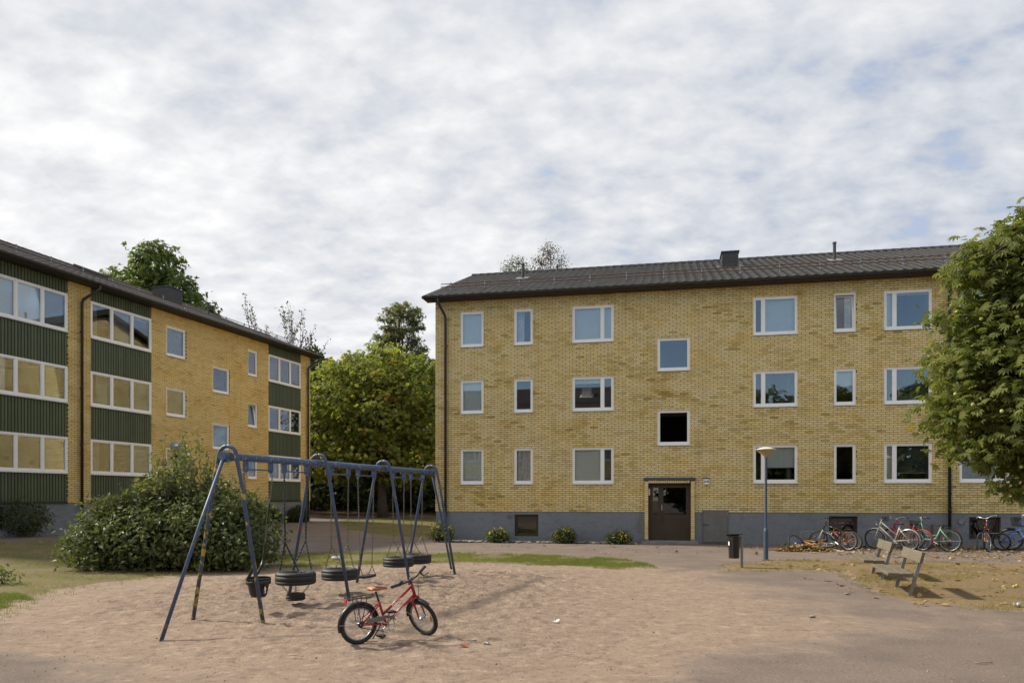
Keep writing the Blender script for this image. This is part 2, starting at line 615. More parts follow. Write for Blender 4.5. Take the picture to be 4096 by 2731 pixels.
m_sleeve = plain('lamp sleeve paint with yellow chips', (0.036, 0.066, 0.110), (0.060, 0.085, 0.120), 6, 0.5, wear=(0.42, 0.36, 0.18), wscale=11, wamt=0.64)
m_lampwhite = plain('lamp hood white', (0.70, 0.66, 0.58), (0.62, 0.57, 0.48), 8, 0.5)
m_lampyellow = plain('yellowed lamp bowl', (0.44, 0.35, 0.17), (0.36, 0.28, 0.13), 8, 0.45)
m_ink = plain('black ink', (0.012, 0.012, 0.012), None, 5, 0.6)


def wood_mat():
    t = NT('weathered grey wood')
    p = t.obj()
    g = t.noise(p, 9, 6, 0.65, (0.5, 9, 9), 1.6)
    g2 = t.noise(p, 2.2, 3, 0.5, (0.6, 3, 3))
    col = t.ramp(g, [(0.25, (0.075, 0.062, 0.044)), (0.5, (0.160, 0.135, 0.098)), (0.75, (0.240, 0.208, 0.158))])
    col = t.mix(0.5, col, t.ramp(g2, [(0.3, (0.75, 0.74, 0.72)), (0.7, (1.1, 1.08, 1.05))]), 'MULTIPLY')
    return t.done(t.bsdf(col, 0.85, 0, t.bump(g, 0.4, 0.006), 0.2))


m_wood = wood_mat()


# ------------------------------------------------------------------ ground
def smooth(a, b, x):
    t = np.clip((x - a) / (b - a), 0, 1)
    return t * t * (3 - 2 * t)


def ground_z(x, y):
    """height of the yard: rises a little to the far left block, and a wooded bank behind"""
    x, y = np.asarray(x, float), np.asarray(y, float)
    d = (x + 15.48) * 0.9538 - (y - 26.7) * 0.3006
    g = 0.33 * (1 - smooth(1.5, 12.0, d)) * smooth(12, 20, y)
    return g + 3.4 * smooth(46, 84, y - 0.25 * np.minimum(x, 0)) * smooth(60, 0, np.abs(x + 5) - 14)


def gz(x, y):
    return float(ground_z(x, y))


SAND = [(-7.13, 10.8), (-7.39, 11.81), (-7.53, 13.27), (-7.19, 14.44), (-6.8, 15.2), (-6.3, 15.9), (-5.5, 16.5), (-4.49, 17.1), (-3.4, 17.6), (-1.93, 18.0), (-1.25, 18.1), (0.25, 17.7), (1.48, 17.2), (2.4, 16.39), (2.5, 14.44), (2.3, 12.22), (1.9, 10.02), (1.4, 8.5), (0.6, 7.2), (-0.6, 6.5), (-2.0, 6.6), (-3.3, 7.5), (-4.97, 8.76), (-5.97, 9.3), (-6.9, 9.7)]


def seg_dist(P, poly):
    P = np.asarray(P, float)
    A = np.array(poly)
    B = np.roll(A, -1, axis=0)
    best = np.full(len(P), 1e9)
    for a, b in zip(A, B):
        ab = b - a
        t = np.clip(((P - a) @ ab) / (ab @ ab), 0, 1)
        q = a + t[:, None] * ab
        best = np.minimum(best, np.hypot(*(P - q).T))
    return best


def inside(P, poly):
    P = np.asarray(P, float)
    x, y = P[:, 0], P[:, 1]
    r = np.zeros(len(P), bool)
    n = len(poly)
    for i in range(n):
        x1, y1 = poly[i]
        x2, y2 = poly[(i + 1) % n]
        c = ((y1 > y) != (y2 > y))
        with np.errstate(divide='ignore', invalid='ignore'):
            r ^= c & (x < (x2 - x1) * (y - y1) / (y2 - y1) + x1)
    return r


def ragged(poly, step=0.2, amp=0.10):
    out = []
    n = len(poly)
    for i in range(n):
        a, b = np.array(poly[i]), np.array(poly[(i + 1) % n])
        L = np.hypot(*(b - a))
        k = max(1, int(L / step))
        nrm = np.array([(b - a)[1], -(b - a)[0]]) / L
        for j in range(k):
            p = a + (b - a) * j / k
            d = noise.noise(Vector((p[0] * 1.6, p[1] * 1.6, 3.0))) * amp + noise.noise(Vector((p[0] * 5, p[1] * 5, 9.0))) * amp * 0.5
            out.append(tuple(p + nrm * d))
    return out


def sheet(name, poly, zoff, spacing, mat, relief=None, kind='structure', amp=0.10, step=0.2, band=1.0):
    pl = ragged(poly, step, amp)
    A = np.array(pl)
    lo, hi = A.min(0), A.max(0)
    gx, gy = np.meshgrid(np.arange(lo[0], hi[0], spacing), np.arange(lo[1], hi[1], spacing))
    G = np.stack([gx.ravel(), gy.ravel()], 1)
    G += rng.uniform(-0.2, 0.2, G.shape) * spacing
    G = G[inside(G, pl)]
    G = G[seg_dist(G, pl) > spacing * 0.45]
    vin = [Vector(p) for p in pl] + [Vector(p) for p in G]
    n = len(pl)
    edges = [(i, (i + 1) % n) for i in range(n)]
    v, e, f, *_ = delaunay_2d_cdt(vin, edges, [], 1, 1e-5)
    V2 = np.array([tuple(p) for p in v])
    ed = seg_dist(V2, pl)
    Z = ground_z(V2[:, 0], V2[:, 1]) + zoff
    if relief is not None:
        Z = Z + relief(V2, ed)
    Z[ed < 1e-4] -= zoff + 0.012          # the rim dips into the ground
    V = np.column_stack([V2, Z])
    me = to_mesh(name, V, [np.array([t for t in f if len(t) == 3])], None, True, (mat,))
    at = me.attributes.new('edge', 'FLOAT', 'POINT')
    at.data.foreach_set('value', np.clip(ed / band, 0, 1).astype(np.float32))
    o = link(name, me)
    o['kind'] = kind
    return o


ASPH_A, ASPH_B = (0.160, 0.127, 0.107), (0.212, 0.165, 0.135)
SAND_A, SAND_B = (0.315, 0.234, 0.174), (0.250, 0.184, 0.137)


def asphalt(t, p):
    """dusty reddish asphalt: returns colour and height"""
    grit = t.noise(p, 30, 6, 0.8)
    mid = t.noise(p, 1.1, 5, 0.6)
    c = t.mix(t.ramp(mid, [(0.35, 0.0), (0.65, 1.0)]), ASPH_A, ASPH_B)
    c = t.mix(t.ramp(grit, [(0.34, 0.75), (0.47, 0.0)]), c, (0.10, 0.085, 0.08))
    c = t.mix(t.ramp(grit, [(0.56, 0.0), (0.68, 0.6)]), c, (0.52, 0.45, 0.38))
    return c, grit


def sandcol(t, p):
    mid = t.noise(p, 2.2, 5, 0.62)
    c = t.mix(t.ramp(mid, [(0.3, 0.0), (0.7, 1.0)]), SAND_A, SAND_B)
    fine = t.noise(p, 38, 5, 0.75)
    c = t.mix(t.ramp(fine, [(0.30, 0.7), (0.45, 0.0)]), c, (0.17, 0.125, 0.095))
    clod2 = t.noise(p, 5.5, 5, 0.7)
    c = t.mix(t.ramp(clod2, [(0.55, 0.0), (0.61, 0.55)]), c, (0.165, 0.125, 0.098))
    c = t.mix(t.ramp(clod2, [(0.38, 0.5), (0.44, 0.0)]), c, (0.43, 0.33, 0.25))
    clod = t.noise(p, 11, 6, 0.7)
    c = t.mix(t.ramp(clod, [(0.55, 0.0), (0.63, 0.6)]), c, (0.175, 0.13, 0.10))
    c = t.mix(t.ramp(fine, [(0.62, 0.0), (0.75, 0.5)]), c, (0.56, 0.43, 0.33))
    return c, fine


def ground_mat():
    t = NT('reddish asphalt yard')
    p = t.pos()
    a, ga = asphalt(t, p)
    s, gs = sandcol(t, p)
    sandy = t.attr('sandy')
    n = t.noise(p, 0.8, 6, 0.65)
    m = t.math('ADD', sandy, t.math('MULTIPLY', t.math('SUBTRACT', n, 0.5), 1.5))
    f = t.ramp(m, [(0.32, 0.0), (0.72, 1.0)])
    col = t.mix(f, a, s)
    far = t.noise(p, 0.16, 3, 0.5)
    col = t.mix(0.35, col, t.ramp(far, [(0.3, (0.8, 0.8, 0.82)), (0.7, (1.1, 1.08, 1.05))]), 'MULTIPLY')
    h = t.mix(f, ga, gs)
    return t.done(t.bsdf(col, 0.95, 0, t.bump(h, 0.8, 0.02), 0.15))


def sand_mat():
    t = NT('trampled sand')
    p = t.pos()
    a, ga = asphalt(t, p)
    s, gs = sandcol(t, p)
    e = t.attr('edge')
    n = t.noise(p, 0.8, 6, 0.65)
    m = t.math('ADD', t.math('ADD', 0.9, t.math('MULTIPLY', e, 1.2)), t.math('MULTIPLY', t.math('SUBTRACT', n, 0.5), 1.5))
    f = t.ramp(m, [(0.32, 0.0), (0.72, 1.0)])
    col = t.mix(f, a, s)
    h = t.math('ADD', t.noise(p, 5, 6, 0.6), t.math('MULTIPLY', t.noise(p, 20, 4, 0.7), 0.3))
    h = t.math('MULTIPLY', h, e)
    h = t.math('ADD', h, t.math('MULTIPLY', t.mix(f, ga, gs), 0.25))
    return t.done(t.bsdf(col, 0.95, 0, t.bump(h, 1.0, 0.07), 0.15))


def turf_mat(name, green, straw, soil, gbias):
    t = NT(name)
    p = t.pos()
    n = t.noise(p, 0.9, 5, 0.65)
    n2 = t.noise(p, 14, 4, 0.7)
    c = t.mix(t.ramp(n, [(gbias - 0.10, 0.0), (gbias + 0.10, 1.0)]), green, straw)
    c = t.mix(t.ramp(n2, [(0.40, 0.75), (0.56, 0.0)]), c, soil)
    s, gs = sandcol(t, p)
    e = t.attr('edge')
    f = t.ramp(t.math('ADD', e, t.math('MULTIPLY', t.math('SUBTRACT', t.noise(p, 3, 5, 0.65), 0.5), 0.9)), [(0.05, 1.0), (0.35, 0.0)])
    c = t.mix(f, c, s)
    return t.done(t.bsdf(c, 0.95, 0, t.bump(n2, 0.7, 0.03), 0.1))


def litter_floor():
    t = NT('leaf litter')
    p = t.pos()
    n = t.noise(p, 2.2, 6, 0.7)
    n2 = t.noise(p, 0.3, 3, 0.5)
    c = t.ramp(n, [(0.3, (0.035, 0.022, 0.014)), (0.5, (0.085, 0.050, 0.030)), (0.7, (0.16, 0.095, 0.055))])
    c = t.mix(t.ramp(n2, [(0.5, 0.0), (0.7, 0.6)]), c, (0.05, 0.06, 0.02))
    return t.done(t.bsdf(c, 1.0, 0, t.bump(n, 0.8, 0.08), 0.1))


m_ground, m_sand = ground_mat(), sand_mat()
m_lawn = turf_mat('worn lawn', (0.115, 0.125, 0.040), (0.190, 0.150, 0.076), (0.130, 0.098, 0.064), 0.48)
m_drylawn = turf_mat('dry lawn', (0.135, 0.118, 0.048), (0.225, 0.160, 0.086), (0.160, 0.112, 0.070), 0.36)
m_litter = litter_floor()
m_soil = plain('dark soil', (0.075, 0.055, 0.040), (0.045, 0.035, 0.026), 5, 1.0, bump=0.8, bscale=20)

# one sheet to the horizon, dense near the yard
def axis(a, b, near, far, lo, hi):
    pts = list(np.arange(lo, hi + 1e-6, near))
    x, s = hi, near
    while x < b:
        s = min(s * 1.35, far)
        x += s
        pts.append(x)
    x, s = lo, near
    while x > a:
        s = min(s * 1.35, far)
        x -= s
        pts.insert(0, x)
    return np.array(pts)


gxs, gys = axis(-420, 420, 0.5, 40, -24, 24), axis(-300, 620, 0.5, 40, 2, 44)
GX, GY = np.meshgrid(gxs, gys)
gp2 = np.stack([GX.ravel(), GY.ravel()], 1)
gV = np.column_stack([gp2, ground_z(gp2[:, 0], gp2[:, 1])])
nx, ny = len(gxs), len(gys)
ii = np.arange(nx * ny).reshape(ny, nx)
gQ = np.stack([ii[:-1, :-1].ravel(), ii[:-1, 1:].ravel(), ii[1:, 1:].ravel(), ii[1:, :-1].ravel()], 1)
gme = to_mesh('ground', gV, [gQ], None, True, (m_ground,))
sd = seg_dist(gp2, SAND)
sd[inside(gp2, SAND)] = 0
sandy = np.clip(1 - sd / 3.2, 0, 1) * 0.9
sandy += 0.42 * np.exp(-(((gp2[:, 0] - 6.5) / 4.5) ** 2 + ((gp2[:, 1] - 9.5) / 4.0) ** 2))
sandy -= 0.35 * smooth(0, 1.5, sd) * np.exp(-(((gp2[:, 0] + 5.0) / 2.4) ** 2 + ((gp2[:, 1] - 6.6) / 1.9) ** 2))
sandy -= 0.45 * smooth(0, 1.5, sd) * np.exp(-(((gp2[:, 0] - 3.6) / 3.0) ** 2 + ((gp2[:, 1] - 6.6) / 1.6) ** 2))
at = gme.attributes.new('sandy', 'FLOAT', 'POINT')
at.data.foreach_set('value', np.clip(sandy, 0, 1).astype(np.float32))
structure(link('ground', gme))


def sand_relief(V2, ed):
    h = np.array([noise.noise(Vector((x * 0.9, y * 0.9, 0))) * 0.022 + noise.noise(Vector((x * 2.6, y * 2.6, 5))) * 0.018
                  - abs(noise.noise(Vector((x * 4.6, y * 4.6, 8)))) * 0.032 for x, y in V2]) + 0.02
    # footprints: a pressed oval with a low rim
    g = np.random.default_rng(5)
    lo, hi = V2.min(0), V2.max(0)
    order = np.argsort(V2[:, 1])
    ys = V2[order, 1]
    for _ in range(2600):
        c = g.uniform(lo, hi)
        a = g.uniform(0, PI)
        i0, i1 = np.searchsorted(ys, (c[1] - 0.3, c[1] + 0.3))
        idx = order[i0:i1]
        d = V2[idx] - c
        u = (d[:, 0] * math.cos(a) + d[:, 1] * math.sin(a)) / g.uniform(0.11, 0.15)
        v = (-d[:, 0] * math.sin(a) + d[:, 1] * math.cos(a)) / g.uniform(0.06, 0.09)
        q = u * u + v * v
        h[idx] += g.uniform(0.5, 1.0) * (-0.028 * np.exp(-q * 1.2) + 0.016 * np.exp(-(np.sqrt(q) - 1.35) ** 2 * 6))
    h = (h + 0.045) * smooth(0.0, 2.2, ed)
    for bx, by in ((-1.654, 8.06), (-1.025, 8.556)):
        w = np.exp(-((V2[:, 0] - bx) ** 2 + (V2[:, 1] - by) ** 2) / 0.04)
        h = h * (1 - w) + 0.042 * w
    return h


structure(sheet('sand_pit', SAND, 0.004, 0.06, m_sand, sand_relief, amp=0.16, band=2.6))
LAWN_STRIP = [(-7.06, 20.6), (-5.57, 21.9), (-3.61, 22.2), (-1.62, 22.0), (0.3, 21.2), (1.86, 20.6), (3.01, 19.6), (3.2, 18.2), (3.02, 17.1), (2.35, 16.8), (1.46, 17.5), (0.25, 18.0), (-1.24, 18.45), (-2.6, 18.3), (-4.0, 17.75), (-5.3, 17.1)]
LAWN_SIDE = [(-24, 23.2), (-16.4, 21.9), (-13.7, 22.6), (-11.8, 22.8), (-8.0, 21.2), (-7.2, 20.6), (-5.4, 17.0), (-6.4, 16.1), (-6.95, 15.35), (-7.4, 14.5), (-7.75, 13.3), (-7.6, 11.8), (-7.35, 10.9), (-7.2, 10.3), (-9.5, 10.0), (-24, 11)]
LAWN_BACK = [(-9.3, 38.6), (-9.4, 43.0), (-7.84, 46.8), (-5.28, 48.0), (-3.2, 41.0), (-3.1, 30.4), (-4.15, 29.3), (-5.74, 30.3), (-7.25, 32.8)]
LAWN_DRY = [(4.3, 16.6), (5.3, 18.5), (6.96, 19.5), (8.26, 19.7), (9.58, 19.7), (10.44, 19.0), (14.0, 17.9), (14.0, 10.4), (7.9, 10.5), (7.0, 10.6), (6.2, 11.1), (5.9, 12.1), (6.4, 14.2), (6.9, 16.0), (6.2, 16.6), (5.3, 16.2)]
structure(sheet('lawn', LAWN_STRIP, 0.008, 0.35, m_lawn, amp=0.2))
structure(sheet('lawn', LAWN_SIDE, 0.012, 0.5, m_lawn, amp=0.2))
structure(sheet('lawn', LAWN_BACK, 0.016, 0.5, m_lawn, amp=0.3))
structure(sheet('dry_lawn', LAWN_DRY, 0.008, 0.4, m_drylawn, amp=0.25))
structure(sheet('woodland_floor', [(-60, 47.5), (-20, 49.5), (-11, 47.0), (-4, 48.5), (6, 46.5), (60, 46.5), (70, 100), (-70, 100)], 0.03, 2.0, m_litter, amp=0.8, step=1.0))


# ------------------------------------------------------------------ apartment blocks
BL, BJ, BC = 0.253, 0.0165, 0.075


def brick_rows(x0, x1, z0, z1, opens, rowfn=None):
    out = []
    k, z = 0, z0
    while z + BC * 0.6 < z1:
        zm = z + (BC - BJ) / 2
        a, b = (x0, x1) if rowfn is None else rowfn(zm)
        iv = [(a, b)]
        for (xa, xb, za, zb) in opens:
            if za < zm < zb:
                nv = []
                for (p, q) in iv:
                    if xb <= p or xa >= q:
                        nv.append((p, q))
                        continue
                    if xa > p:
                        nv.append((p, xa))
                    if xb < q:
                        nv.append((xb, q))
                iv = nv
        off = (k % 2) * BL / 2 + rng.uniform(-0.012, 0.012)
        for (p, q) in iv:
            i = math.floor((p - off) / BL)
            while i * BL + off < q:
                s, e = max(p, i * BL + off), min(q, i * BL + off + BL - BJ)
                if e - s > 0.02:
                    out.append((s, e, z, z + BC - BJ))
                i += 1
        k, z = k + 1, z + BC
    return np.array(out)


def bricks_to_mesh(name, B, mat, yface=0.0, depth=0.10):
    N = len(B)
    y = yface + rng.uniform(-0.0018, 0.0018, N)
    V = np.empty((N, 8, 3))
    for i, (xi, yy, zi) in enumerate([(0, 0, 2), (1, 0, 2), (1, 1, 2), (0, 1, 2), (0, 0, 3), (1, 0, 3), (1, 1, 3), (0, 1, 3)]):
        V[:, i, 0] = B[:, xi]
        V[:, i, 1] = y if yy == 0 else yface + depth
        V[:, i, 2] = B[:, zi]
    q = np.array([(0, 1, 5, 4), (1, 2, 6, 5), (3, 0, 4, 7), (4, 5, 6, 7), (0, 3, 2, 1)])
    F = (np.arange(N)[:, None, None] * 8 + q[None]).reshape(-1, 4)
    r = np.repeat(np.clip(rng.normal(0.5, 0.145, N), 0, 1), 5)
    return to_mesh(name, V.reshape(-1, 3), [F], r, False, (mat,))


def cells(x0, x1, z0, z1, opens, y0, y1, mb):
    xs = sorted({x0, x1, *[o[0] for o in opens], *[o[1] for o in opens]})
    zs = sorted({z0, z1, *[o[2] for o in opens], *[o[3] for o in opens]})
    xs = [x for x in xs if x0 <= x <= x1]
    zs = [z for z in zs if z0 <= z <= z1]
    for a, b in zip(xs[:-1], xs[1:]):
        run = None
        for c, d in zip(zs[:-1], zs[1:]):
            xm, zm = (a + b) / 2, (c + d) / 2
            if any(o[0] < xm < o[1] and o[2] < zm < o[3] for o in opens):
                if run:
                    mb.box((a, y0, run[0]), (b, y1, run[1]))
                run = None
            else:
                run = (run[0], d) if run else (c, d)
        if run:
            mb.box((a, y0, run[0]), (b, y1, run[1]))


def snap(z, z0):
    return z0 + round((z - z0) / BC) * BC


class Block:
    """one apartment block in its own frame: x along the facade, y into the house, z up"""

    def __init__(self, label, loc, rotz, x0, x1, depth, plinth, brick, tile, group):
        self.root = thing('apartment_building', label, 'building', loc, rotz, group)
        self.M = Matrix.Translation(loc) @ Rz(rotz)
        self.x0, self.x1, self.depth, self.plinth = x0, x1, depth, plinth
        self.brick, self.tile = brick, tile
        self.eave, self.ridge_y = 8.96, depth / 2
        self.opens, self.popens = [], []
        self.slope = math.tan(R_(21.5))
        self.glass = m_glass

    def roof_z(self, y):
        return 9.02 + (y + 0.55) * self.slope

    def dist(self, x, y, z):
        w = self.M @ Vector((x, y, z))
        return (w - Vector(CAM)).length

    def walls(self, near=(None, None), individual=300, gables=(True, False), stair=(7.2, 9.7)):
        x0, x1, D = self.x0, self.x1, self.depth
        H = self.eave
        mb = MB()
        e = 0.004
        cells(x0 + 0.012, x1 - 0.012, self.plinth, H, [(a - e, b + e, c - e, d + e) for a, b, c, d in self.opens], 0.012, 0.30, mb)
        mb.box((x0 + 0.012, D - 0.3, self.plinth), (x1 - 0.012, D - 0.012, H))
        gz_ = H
        for gx in (x0 + 0.015, x1 - 0.3):
            xa, xb = gx, gx + 0.285
            top = self.roof_z(D / 2) - 0.1
            V = [(xa, 0.301, self.plinth), (xa, D - 0.301, self.plinth), (xa, D - 0.301, gz_), (xa, D / 2, top), (xa, 0.301, gz_)]
            V += [(xb, *v[1:]) for v in V]
            mb.add(V, [[4, 3, 2, 1, 0], [5, 6, 7, 8, 9], [0, 1, 6, 5], [1, 2, 7, 6], [2, 3, 8, 7], [3, 4, 9, 8], [4, 0, 5, 9]])
        wall = build('wall', mb, m_mortar, self.root)
        B = brick_rows(x0, x1, self.plinth, H, self.opens)
        full = (B[:, 1] - B[:, 0]) > BL - BJ - 0.004
        lo, hi = near
        cx, cz = (B[:, 0] + B[:, 1]) / 2, (B[:, 2] + B[:, 3]) / 2
        ok = full & (cx > lo) & (cx < hi)
        d = np.array([self.dist(a, 0, c) for a, c in zip(cx, cz)])
        idx = np.argsort(np.where(ok, d, 1e9))[:individual]
        mask = np.zeros(len(B), bool)
        mask[idx] = True
        if individual == 0:
            mask[:] = False
        o = link('brick', bricks_to_mesh('bricks', B[~mask], self.brick), wall)
        o['kind'] = 'stuff'
        kinds = []
        for k in range(16):
            me = bricks_to_mesh('brick', np.array([[0, BL - BJ, 0, BC - BJ]]), self.brick)
            me.attributes['rnd'].data.foreach_set('value', np.full(5, float(np.clip(rng.normal(0.5, 0.145), 0, 1)), dtype=np.float32))
            kinds.append(me)
        for b in B[mask]:
            link('brick', random.choice(kinds), wall, Tm(b[0], 0, b[2]))
        rot = Rz(R_(-90))
        if gables[0]:
            def rf(z):
                lim = min(D / 2, max(0.02, (z - 8.96) / self.slope + 0.02)) if z > 8.96 else 0.006
                return (-D + lim, -lim)
            G = brick_rows(-D, 0, self.plinth, self.roof_z(D / 2) - 0.25, [], rf)
            o = link('brick', bricks_to_mesh('bricks', G, self.brick, 0.003, 0.01), wall, Tm(x0, 0, 0) @ rot)
            o['kind'] = 'stuff'
        if gables[1]:
            def rf2(z):
                lim = min(D / 2, max(0.02, (z - 8.96) / self.slope + 0.02)) if z > 8.96 else 0.006
                return (lim, D - lim)
            G = brick_rows(0, D, self.plinth, self.roof_z(D / 2) - 0.25, [], rf2)
            o = link('brick', bricks_to_mesh('bricks', G, self.brick, 0.003, 0.01), wall, Tm(x1, 0, 0) @ Rz(R_(90)))
            o['kind'] = 'stuff'
        # plinth
        pb = MB()
        cells(x0 + 0.02, x1 - 0.02, -0.4, self.plinth - 0.002, self.popens, 0.022, 0.30, pb)
        pb.box((x0 + 0.02, D - 0.3, -0.4), (x1 - 0.02, D - 0.022, self.plinth - 0.002))
        pb.box((x0 + 0.02, 0.302, -0.4), (x0 + 0.3, D - 0.302, self.plinth - 0.002))
        pb.box((x1 - 0.3, 0.302, -0.4), (x1 - 0.02, D - 0.302, self.plinth - 0.002))
        build('plinth', pb, m_stucco, self.root)
        fb = MB()
        sa, sb_ = stair
        for z in (1.0, 3.75, 6.3):                 # floors leave the stairwell open to the front
            fb.box((x0 + 0.31, 0.31, z), (sa, 4.99, z + 0.16))
            fb.box((sb_, 0.31, z), (x1 - 0.31, 4.99, z + 0.16))
            fb.box((x0 + 0.31, 5.11, z), (x1 - 0.31, D - 0.31, z + 0.16))
        for x in stair:
            fb.box((x - 0.1 if x == sa else x, 0.31, -0.3), (x if x == sa else x + 0.1, 4.98, 8.9))
        for k in range(4):
            fb.box((sa + 0.02, 2.6, 0.9 + k * 1.28), (sb_ - 0.02, 4.9, 1.02 + k * 1.28))
        fb.box((x0 + 0.31, 5.0, -0.3), (x1 - 0.31, 5.1, 8.9))
        for x in np.arange(x0 + 3.8, x1 - 1, 4.4):
            if sa - 0.3 < x < sb_ + 0.3:
                continue
            fb.box((x, 0.31, -0.3), (x + 0.1, 4.99, 8.9))
        build('interior', fb, m_room, self.root)

    def roof(self, near, individual=300, back=True):
        x0, x1, D = self.x0 - 0.30, self.x1 + 0.30, self.depth
        a = math.atan(self.slope)
        mb = MB()
        yb = D / 2
        zt = self.roof_z(yb) - 0.05
        prof = [(-0.5, 9.0), (yb, zt), (D + 0.5, 9.0), (D + 0.5, 8.96), (yb, zt - 0.16), (-0.5, 8.96)]
        V = [(x0 + 0.03, *p) for p in prof] + [(x1 - 0.03, *p) for p in prof]
        n = len(prof)
        F = [[i, (i + 1) % n, n + (i + 1) % n, n + i] for i in range(n)]
        F += [[5, 4, 1, 0], [4, 3, 2, 1], [n + 0, n + 1, n + 4, n + 5], [n + 1, n + 2, n + 3, n + 4]]
        mb.add(V, F)
        roof = build('roof', mb, m_fascia, self.root)
        # pantiles
        W, EXP, LEN = 0.30, 0.335, 0.40
        us = np.linspace(0, W, 8)
        hh = 0.030 * (0.5 + 0.5 * np.cos(2 * PI * (us / W - 0.22))) ** 1.6
        k = len(us)
        TV = np.concatenate([np.column_stack([us, np.zeros(k), hh + 0.002]), np.column_stack([us, np.zeros(k), hh + 0.030]), np.column_stack([us, np.full(k, LEN), hh + 0.004])])
        TQ = []
        for r in range(2):
            for j in range(k - 1):
                TQ.append((r * k + j, r * k + j + 1, (r + 1) * k + j + 1, (r + 1) * k + j))
        TQ = np.array(TQ)
        cols = int((x1 - x0) / W)
        Wt = (x1 - x0) / cols
        rows = int(((D / 2 + 0.55) / math.cos(a)) / EXP)
        EX = ((D / 2 + 0.55) / math.cos(a)) / rows
        ca, sa = math.cos(a), math.sin(a)
        jobs = []
        for r in range(rows):
            for c in range(cols):
                jobs.append((x0 + c * Wt, -0.56 + r * EX * ca, 9.015 + r * EX * sa))
        J = np.array(jobs)
        d = np.array([self.dist(x, y, z) for x, y, z in jobs])
        ok = (J[:, 0] > near[0]) & (J[:, 0] < near[1])
        idx = np.argsort(np.where(ok, d, 1e9))[:individual]
        mask = np.zeros(len(J), bool)
        if individual:
            mask[idx] = True
        Rt = np.array([[1, 0, 0], [0, ca, -sa], [0, sa, ca]])
        T0 = TV @ Rt.T
        rest = J[~mask]
        VV = (T0[None] + rest[:, None, :]).reshape(-1, 3)
        FF = (TQ[None] + (np.arange(len(rest)) * len(TV))[:, None, None]).reshape(-1, 4)
        rr = np.repeat(np.clip(rng.normal(0.5, 0.25, len(rest)), 0, 1), len(TQ))
        o = link('tile', to_mesh('tiles', VV, [FF], rr, True, (self.tile,)), roof)
        o['kind'] = 'stuff'
        kinds = []
        for q in range(8):
            kinds.append(to_mesh('tile', T0, [TQ], np.full(len(TQ), rng.uniform(0, 1)), True, (self.tile,)))
        for j in J[mask]:
            link('tile', random.choice(kinds), roof, Tm(*j))
        if back:
            Rb = np.array([[-1, 0, 0], [0, -ca, sa], [0, sa, ca]])
            T1 = TV @ Rb.T
            JB = np.column_stack([J[:, 0] + Wt, D - J[:, 1], J[:, 2]])
            VV = (T1[None] + JB[:, None, :]).reshape(-1, 3)
            FF = (TQ[None] + (np.arange(len(JB)) * len(TV))[:, None, None]).reshape(-1, 4)
            o = link('tile', to_mesh('tiles', VV, [FF], np.full(len(FF), 0.5), True, (self.tile,)), roof)
            o['kind'] = 'stuff'
        # ridge caps
        cap = MB()
        pr = [(0.125 * math.cos(t), 0.10 * math.sin(t)) for t in np.linspace(-0.15, PI + 0.15, 8)]
        V = [(0, y, z) for y, z in pr] + [(0.40, y * 0.9, z * 0.9) for y, z in pr]
        cap.add(V, [[i, i + 1, 9 + i, 8 + i] for i in range(7)] + [list(range(8))])
        cme = cap.mesh('ridge_tile', (self.tile,), True)
        for i, x in enumerate(np.arange(x0 + 0.02, x1 - 0.4, 0.36)):
            link('ridge_tile', cme, roof, Tm(x, yb, zt + 0.055))
        # boards, gutter, soffit
        g = MB()
        g.box((x0, -0.545, 8.92), (x1, -0.503, 9.0))
        g.box((x0, -0.50, 8.925), (x1, -0.002, 8.955))
        build('eave_board', g, m_fascia, self.root)
        g = MB()
        ang = np.linspace(0, -PI, 8)
        ro, ri = 0.075, 0.066
        V = []
        for x in (x0 - 0.02, x1 + 0.02):
            V += [(x, -0.625 + ro * math.cos(t), 8.995 + ro * math.sin(t)) for t in ang] + [(x, -0.625 + ri * math.cos(t), 8.995 + ri * math.sin(t)) for t in ang]
        F = []
        for i in range(7):
            F += [[i, i + 1, 17 + i, 16 + i], [8 + i + 1, 8 + i, 24 + i, 25 + i], [i, 8 + i, 9 + i, i + 1], [16 + i, 17 + i, 25 + i, 24 + i]]
        F += [[0, 16, 24, 8], [7, 15, 31, 23]]
        F += [[0, 1, 2, 3, 4, 5, 6, 7]]
        g.add(V, F)
        o = build('gutter', g, m_dark, self.root)
        g = MB()
        for xx in (x0 - 0.025, x1 + 0.005):
            g.add([(xx, -0.56, 8.93), (xx, yb, zt - 0.14), (xx, yb, zt + 0.07), (xx, -0.56, 9.05), (xx + 0.02, -0.56, 8.93), (xx + 0.02, yb, zt - 0.14), (xx + 0.02, yb, zt + 0.07), (xx + 0.02, -0.56, 9.05)],
                  [[3, 2, 1, 0], [4, 5, 6, 7], [0, 1, 5, 4], [1, 2, 6, 5], [2, 3, 7, 6], [3, 0, 4, 7]])
            g.add([(xx, D + 0.56, 8.93), (xx, yb + 0.002, zt - 0.14), (xx, yb + 0.002, zt + 0.07), (xx, D + 0.56, 9.05), (xx + 0.02, D + 0.56, 8.93), (xx + 0.02, yb + 0.002, zt - 0.14), (xx + 0.02, yb + 0.002, zt + 0.07), (xx + 0.02, D + 0.56, 9.05)],
                  [[0, 1, 2, 3], [7, 6, 5, 4], [4, 5, 1, 0], [5, 6, 2, 1], [6, 7, 3, 2], [7, 4, 0, 3]])
        build('verge_board', g, m_fascia, self.root)
        # snow rail
        g = MB()
        y = 1.05
        z = self.roof_z(y)
        rail = MB()
        rail.tube([(x0 + 0.2, y, z + 0.26), (x1 - 0.2, y, z + 0.26)], 0.017, 6)
        rail.tube([(x0 + 0.2, y - 0.03, z + 0.14), (x1 - 0.2, y - 0.03, z + 0.14)], 0.017, 6)
